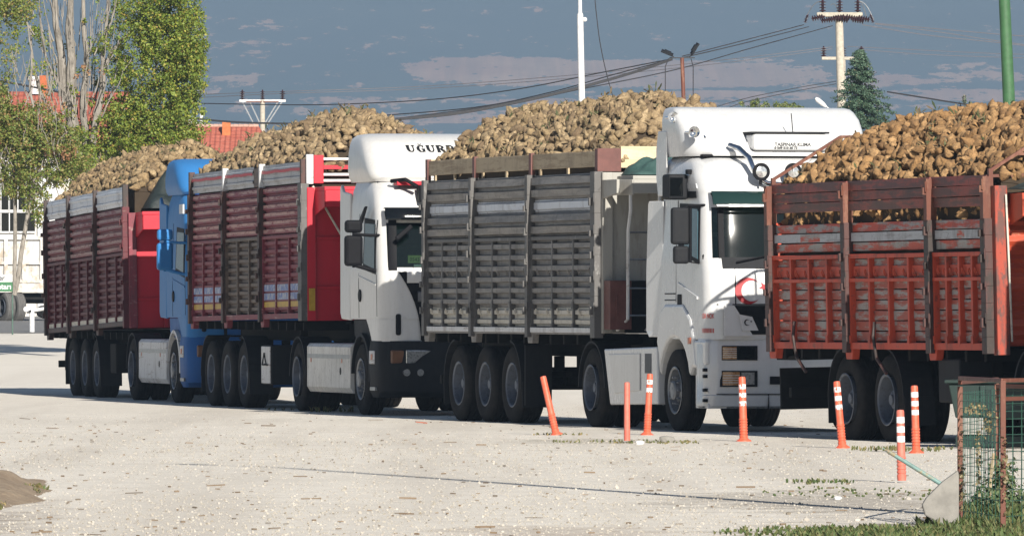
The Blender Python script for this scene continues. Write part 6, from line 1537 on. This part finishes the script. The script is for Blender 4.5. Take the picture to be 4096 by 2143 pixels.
# rusty pole with two small lamps
D = 240.; rt4, h4 = pole('lamp_pole', 2767, 232, 420, D, .055, .075, 'rust', 'thin rusty pole with two dark floodlights on top', 'lamp post', lean=-.035)
tx = -.035*h4
MB().obox((tx,0,h4+.0), .72, .04, .03).build('arm', M['wire'], rt4)
for dx, ang in ((-.42, 22), (.36, -58)):
    m = MB().obox((0,0,0), .36, .22, .05); m.obox((0,0,.04), .2, .16, .04); o = m.build('floodlight', M['black_dusty'], rt4, bev=.01); o.location = (tx+dx, 0, h4+(.14 if dx < 0 else .26)); o.rotation_euler = (.3, R_(ang), 0)
    MB().tube([(tx+dx*.55,0,h4+.02),(tx+dx*.9,0,h4+.13)], .02, 5).build('bracket', M['wire'], rt4)
for dx, dz, r_ in ((-.38,.0,.012),(.25,.0,.014)):
    MB().tube([(tx+dx,-.02,h4-.02),(tx+dx*1.25,-.02,h4-.25),(tx+dx*1.25,-.02,h4-1.4),(dx*.9,-.02,h4-2.4)], .014, 5).build('cable', M['wire'], rt4)
# street lamp head by the conifer
D = 215.; p = W(3330, 480, D); rt5 = thing('street_lamp', (p.x, D, gz(p.x, D)), 0, 'white street lamp head on a thin arm in front of the conifer', 'street lamp')
zz = lambda x, y: (W(x, y, D).x-p.x, W(x, y, D).z-rt5.location.z)
a = zz(3262, 393); b_ = zz(3305, 428); c_ = zz(3330, 445)
MB().tube([(.0,0,0),(0,0,c_[1]-.25),(c_[0],0,c_[1]),(b_[0],0,b_[1])], .03, 8).build('pole', M['steel'], rt5, sm=True)
MB().tube([(b_[0],0,b_[1]),(b_[0]*.7+a[0]*.3,0,b_[1]*.7+a[1]*.3),(a[0]*.8+b_[0]*.2,0,a[1]*.8+b_[1]*.2),(a[0],0,a[1])], [.03,.06,.065,.03], 10).build('lamp_head', M['white_pole'], rt5, sm=True)
# white lamp head seen above the second load
D = 260.; p = W(1258, 480, D); rt6 = thing('street_lamp', (p.x, D, gz(p.x, D)), 0, 'flat white lamp head just above the second heap of beets', 'street lamp')
zt6 = W(1258, 470, D).z-rt6.location.z
MB().tube([(0,0,0),(0,0,zt6)], .04, 8).build('pole', M['steel'], rt6); MB().obox((0,0,zt6), .50, .25, .07).build('lamp_head', M['white_pole'], rt6, bev=.02)
# ------------------------------------------------------------------ wires
def wire(pts, label, r=.018, mat='wire', grp='overhead wires'):
    P = []; pts = [W(*q) for q in pts]
    n = len(pts)
    for i in range(n-1):                            # Catmull-Rom through the given points
        p0, p1, p2, p3 = pts[max(i-1,0)], pts[i], pts[i+1], pts[min(i+2,n-1)]
        for t in np.linspace(0, 1, 10, endpoint=False): P.append(.5*((2*p1)+(p2-p0)*t+(2*p0-5*p1+4*p2-p3)*t*t+(3*p1-p0-3*p2+p3)*t**3))
    P.append(pts[-1]); o = MB().tube(P, r, 5).build('overhead_cable', M[mat]); tag(o, label, 'cable', grp); return o
wire([(3215,100,300),(2985,160,270),(2730,226,240)], 'upper wire from the insulator crown down to the rusty lamp pole')
wire([(3235,108,300),(2985,172,270),(2732,232,240)], 'second wire from the insulator crown to the rusty lamp pole')
wire([(3330,104,300),(3000,195,280),(2700,280,262),(2350,352,250),(2000,420,245),(1560,478,240)], 'wire from the concrete pole passing below the rusty pole top')
wire([(2690,234,240),(2560,280,240),(2350,340,240),(2100,400,240),(1820,452,240),(1560,477,240)], 'dark double cable running from the rusty pole down to the left, upper strand', .028)
wire([(2690,238,240),(2560,284,240),(2350,345,240),(2100,405,240),(1820,457,240),(1560,481,240)], 'dark double cable running from the rusty pole down to the left, lower strand', .028)
wire([(1190,495,240),(1100,494,238),(900,486,236),(650,458,232),(420,408,226),(200,362,222),(0,325,218),(-200,300,215)], 'thick cable crossing the red roof and the poplars', .028)
wire([(2680,238,240),(2400,292,250),(2100,352,260),(1800,392,270),(1500,412,280),(1200,420,290),(800,414,300)], 'thin wire sloping left across the bare hill patch')
wire([(2680,240,240),(2450,300,250),(2200,370,255),(1900,430,260),(1480,466,270)], 'thin wire just above the double cable')
wire([(3330,188,330),(2900,240,330),(2300,300,335),(1700,345,340),(1150,366,340),(700,382,345),(500,392,350)], 'faint pale wire between the two concrete poles, upper', .013, 'wire_pale')
wire([(3330,196,330),(2900,252,330),(2300,312,335),(1700,355,340),(1150,374,340),(700,396,345),(500,408,350)], 'faint pale wire between the two concrete poles, lower', .013, 'wire_pale')
wire([(3500,94,300),(3700,112,300),(4000,138,300),(4300,160,300)], 'pale wire leaving the insulator crown to the right, upper', .014, 'wire_pale')
wire([(3500,97,300),(3750,128,300),(4000,166,300),(4300,205,300)], 'pale wire leaving the insulator crown to the right, middle', .014, 'wire_pale')
wire([(3450,100,300),(3700,140,300),(4000,172,300),(4300,208,300)], 'pale wire leaving the insulator crown to the right, lower', .014, 'wire_pale')
wire([(3390,187,330),(3700,202,330),(4010,216,330),(4300,222,330)], 'faint wire from the second concrete pole to the right, upper', .012, 'wire_pale')
wire([(3450,200,330),(3700,218,330),(4010,230,330),(4300,236,330)], 'faint wire from the second concrete pole to the right, lower', .012, 'wire_pale')
wire([(3550,368,220),(3700,392,222),(3850,416,224),(4030,437,226),(4200,455,228)], 'dark cable sagging right from the conifer to the green mast', .022)
wire([(2378,-20,170),(2386,60,170),(2400,170,170),(2425,290,170),(2456,402,170)], 'slack thin line hanging beside the white pole', .010)
wire([(3345,326,300),(3200,350,300),(3000,390,300),(2850,432,300)], 'low wire running left from the concrete pole, upper', .014)
wire([(3345,336,300),(3200,362,300),(3000,404,300),(2900,436,300)], 'low wire running left from the concrete pole, lower', .014)
# ------------------------------------------------------------------ trees
def tree(name, loc, label, cat='tree'): return thing(name, loc, 0, label, cat)
def clumps(tr, D, items, leaf, cols, seed, sub_r=.15, per=34, depth=1.1, name='crown', tr_=.25):
    r = random.Random(seed); out = []
    for (x, y, rx, ry, n) in items:
        c0 = W(x, y, D)-tr.location; sx_, sz_ = rx/F*D, ry/F*D
        for q in range(max(1, n//per)):
            while True:
                a, b_, d = r.uniform(-1,1), r.uniform(-1,1), r.uniform(-1,1)
                if a*a+b_*b_+d*d <= 1: break
            rr = sub_r*r.uniform(.5,1.4); out.append((c0.x+a*sx_, c0.y+d*depth, c0.z+b_*sz_, rr, rr, rr*r.uniform(.8,1.5), int(per*r.uniform(.5,1.5))))
    return leaf_cloud(name, out, leaf, cols, seed, tr, tr=tr_)
pc = [(0,(.09,.15,.018,1)),(.3,(.16,.22,.025,1)),(.55,(.22,.28,.035,1)),(.75,(.13,.18,.03,1)),(.9,(.36,.34,.05,1)),(1,(.28,.19,.05,1))]
D = 200.; p = W(300, 1000, D); t1_ = tree('poplar_tree', (p.x, D, gz(p.x, D)), 'big poplar with pale bare limbs and a dense green right side, behind the farthest trailer')
clumps(t1_, D, [(600,600,160,60,2500),(740,480,90,120,2500),(760,150,60,150,2200),(640,40,190,130,5700),(700,-120,170,150,4750),(560,-200,200,150,4180),(690,170,150,140,6840),(735,300,95,150,4940),(600,260,150,130,4940),(650,420,140,130,6460),(560,520,120,110,5130),(690,540,95,90,3610),(480,380,70,110,1330),(500,560,90,80,2470),(770,260,50,90,1330),(430,120,90,160,900),(470,250,80,140,1400),(560,80,120,120,1800),(450,480,80,90,1500),(420,650,90,70,1400),(80,-60,120,90,1500),(350,560,70,80,1710),(330,640,110,90,2600),(260,520,90,110,1500),(180,300,60,150,500),(330,250,80,200,900),(120,120,80,120,900),(560,640,60,50,950),(700,-300,200,130,2850),(300,-250,250,150,2850)], .062, pc, 21)
r = random.Random(4); tm = MB()
def limb(tr, pts, r0, r1, D): 
    P = []; 
    for k_, (x, y, dd) in enumerate(pts): P.append(W(x, y, D)-tr.location+Vector((0, dd, 0)))
    n = len(P); Q = []
    for i in range(n-1):
        p0, p1, p2, p3 = P[max(i-1,0)], P[i], P[i+1], P[min(i+2,n-1)]
        for t in (0,.25,.5,.75): Q.append(.5*((2*p1)+(p2-p0)*t+(2*p0-5*p1+4*p2-p3)*t*t+(3*p1-p0-3*p2+p3)*t**3)+Vector((r.uniform(-.015,.015), 0, 0)))
    Q.append(P[-1]); m = len(Q); tm.tube(Q, [r0+(r1-r0)*i/(m-1) for i in range(m)], 8); return Q
base_ = (320, 700, 0)
for pts, r0, r1 in (([(330,1180,0),(325,800,0),(300,560,0),(262,380,.1),(240,200,.1),(220,60,.1),(215,-250,.1)],.17,.05),([(330,1100,0),(310,620,0),(282,420,0),(285,240,.0),(275,120,0),(285,-20,0),(295,-300,0)],.16,.05),
      ([(335,1100,.1),(345,640,.2),(330,420,.2),(345,250,.2),(330,60,.2),(350,-200,.2)],.12,.03),([(345,1000,-.1),(370,600,-.2),(405,380,-.2),(415,220,-.2),(425,120,-.2),(440,-100,-.2)],.10,.03),
      ([(400,420,0),(430,240,0),(500,150,0),(560,90,0),(600,30,0)],.05,.012),([(300,560,0),(200,440,.3),(150,340,.3),(125,220,.3),(118,100,.3)],.06,.02),([(350,700,0),(440,560,.3),(520,430,.3),(600,330,.3),(640,200,.3)],.07,.015),
      ([(262,380,0),(190,250,-.2),(165,100,-.2),(160,-50,-.2)],.04,.015),([(520,430,.3),(620,400,.2),(700,330,.0),(740,250,-.1)],.035,.01)): limb(t1_, pts, r0, r1, D)
for q in range(130):
    x = r.gauss(300, 85); y = r.uniform(0, 620); L = r.uniform(70, 230); dd = r.uniform(-.9,.9); sgn = (x-300)/250+r.uniform(-.25,.25); pts = [(x, y, dd), (x+sgn*L*.35, y-L*.45, dd), (x+sgn*L*.5+r.uniform(-8,8), y-L, dd)]
    limb(t1_, pts, r.uniform(.010,.022), .004, D)
k = NT('pale_grey_poplar_bark'); v = k.coord('Object', (1,1,.4)); n1 = k.noise(v, 9, 6, .75); k.setb(Base_Color=k.ramp(n1, [(.3,(.09,.08,.065,1)),(.5,(.24,.215,.185,1)),(.7,(.34,.31,.27,1))]), Roughness=.9); k.bump(n1, .6, .03); M['bark'] = k.m
tm.build('trunk', M['bark'], t1_, sm=True, recalc=False)
p = W(60, 1000, D); t2_ = tree('poplar_tree', (p.x-.8, D-3, gz(p.x, D)), 'thinner poplar with yellowing low branches at the left edge, in front of the hall')
clumps(t2_, D-3, [(60,745,90,40,1100),(150,850,35,60,400),(100,800,40,40,300),(-40,60,130,110,2520),(60,30,100,60,1440),(-30,-150,150,120,1620),(-40,430,110,110,2700),(50,500,120,90,3700),(90,570,130,80,3900),(210,580,120,90,3900),(60,660,110,70,2160),(180,700,100,50,1620),(290,700,80,50,1620),(20,250,60,90,684),(130,780,45,60,576),(180,820,30,60,270),(-60,640,90,120,1620),(230,540,60,80,630),(150,470,80,90,900),(330,650,50,50,630)], .062, [(0,(.08,.13,.02,1)),(.3,(.14,.19,.03,1)),(.6,(.20,.23,.05,1)),(.9,(.27,.22,.07,1)),(1,(.30,.18,.07,1))], 31, per=26, depth=.9)
tm = MB()
for pts, r0, r1 in (([(60,1180,0),(120,800,0),(160,620,0),(140,480,0),(120,350,0),(128,240,0),(110,100,0)],.055,.015),([(60,1180,0),(60,760,0),(40,560,.2),(-10,420,.2),(-20,200,.2)],.05,.015),([(160,620,0),(90,540,0),(40,440,0),(50,400,0)],.03,.012),([(120,800,0),(220,700,0),(255,620,-.3),(240,590,-.3)],.04,.01),([(220,740,0),(250,560,-.3),(285,530,-.4),(285,590,-.4)],.02,.008),([(180,760,0),(230,580,-.3),(262,548,-.4),(250,600,-.4)],.016,.006)): limb(t2_, pts, r0, r1, D-3)
for q in range(110):
    x = r.uniform(-60, 260); y = r.uniform(250, 800); L = r.uniform(60, 170); dd = r.uniform(-.6,.6); s_ = r.uniform(-.6,.6); limb(t2_, [(x,y,dd),(x+s_*L*.4,y-L*.5,dd),(x+s_*L*.6,y-L,dd)], .012, .004, D-3)
tm.build('trunk', M['bark'], t2_, sm=True, recalc=False)
dead = [(250,610,55,30,300),(215,430,60,40,60),(360,290,60,50,80)]
clumps(t2_, D-3.5, dead, .06, [(0,(.20,.09,.04,1)),(.5,(.34,.17,.08,1)),(1,(.42,.28,.15,1))], 33, per=20, depth=.4, name='dry_leaves')
# conifer at the right
D = 225.; p = W(3450, 480, D); cf = tree('cedar_tree', (p.x, D, gz(p.x, D)), 'blue-green cedar growing against the concrete power pole', 'tree')
r = random.Random(12); out = []; zt_ = W(3445, 205, D).z-cf.location.z; zb_ = .8
for q in range(420):
    t = .35+.65*r.random()**.85; z = zb_+(zt_-zb_)*t; rad = (1-t)**.9*3.3*(1 if z > 2 else .9)+.05; a = r.uniform(0, 6.28)
    if r.random() < .35: rad *= r.uniform(.3, 1)
    rr = rad*r.uniform(.65, 1.12); dr = -.10*rr
    for s_ in np.linspace(.25, 1, 5): out.append((rr*s_*math.cos(a)-.07*(z-3)*.25, rr*s_*math.sin(a), z+dr*s_*s_*1.5, .12, .12, .055, 26))
leaf_cloud('crown', out, .05, [(0,(.022,.055,.035,1)),(.4,(.045,.09,.055,1)),(.7,(.075,.13,.07,1)),(.93,(.05,.09,.06,1)),(1,(.16,.12,.07,1))], 13, cf)
MB().tube([(0,0,0),(-.02,0,zt_*.5),(-.15,0,zt_)], [.16,.09,.01], 8).build('trunk', M['bark'], cf)
# tree tops beyond the white truck
D = 300.
for n_, (x, y, rx, ry, lb_) in enumerate(((3015,425,34,22,'bushy treetop just above the roof of the crescent truck, leftmost of three'),(3112,430,46,17,'bushy treetop above the roof of the crescent truck, middle one'),(3185,437,18,9,'small treetop above the roof of the crescent truck, rightmost'))):
    p = W(x, y, D); tt = tree('tree', (p.x, D, gz(p.x, D)), lb_); c0 = p.z-tt.location.z; it = []
    rr_ = random.Random(n_)
    for q in range(60): a, b_, c_ = rr_.gauss(0,.45), rr_.gauss(0,.45), rr_.uniform(-2.5,1); it.append((a*rx/F*D*2, b_*.8, c0+c_*ry/F*D-(a*a*ry/F*D)*.5, .09, .09, .12, 30))
    for q in range(90): a, b_, c_ = rr_.gauss(0,1.), rr_.gauss(0,1.), rr_.uniform(-3.,-.3); it.append((a*.8, b_*.8, c0+c_, .2, .2, .2, 20))
    leaf_cloud('crown', it, .07, [(0,(.06,.10,.025,1)),(.5,(.12,.16,.04,1)),(1,(.20,.19,.05,1))], 50+n_, tt)
    MB().tube([(0,0,0),(0,0,c0-.3)], [.12,.04], 8).build('trunk', M['bark'], tt)
D = 340.; p = W(3857, 440, D); tt = tree('cypress_tree', (p.x, D, gz(p.x, D)), 'thin tip of a far conifer left of the green mast'); c0 = W(3857, 378, D).z-tt.location.z; it = []
rr_ = random.Random(77)
for q in range(160): t = rr_.random(); z = c0*(1-t*.9)-.05; rad = .04+.55*t; a = rr_.uniform(0,6.28); it.append((rad*math.cos(a)*rr_.uniform(.5,1), rad*math.sin(a), z, .07, .07, .10, 20))
leaf_cloud('crown', it, .06, [(0,(.05,.08,.05,1)),(.6,(.10,.13,.07,1)),(1,(.16,.13,.09,1))], 71, tt); MB().tube([(0,0,0),(0,0,c0)], [.1,.02], 6).build('trunk', M['bark'], tt)

# unseen slim lamp post, added beyond the right edge to cast the long yard shadow
lp = thing('street_lamp', (3.98, 62.3, 0), 0, 'unseen tall slim lamp post beside the wire cage, throwing the long thin shadow across the yard', 'street lamp')
MB().tube([(0,0,0),(0,0,6),(0,0,10.6)], [.10,.075,.05], 10).build('pole', M['steel'], lp, sm=True)
MB().tube([(0,0,10.6),(-.35,.5,10.9),(-.7,1.0,10.9)], .025, 8).build('arm', M['steel'], lp, sm=True)
MB().tube([(-.6,.9,10.9),(-.8,1.2,10.9),(-1.0,1.5,10.85)], [.06,.12,.05], 10).build('lamp_head', M['white_pole'], lp, sm=True)
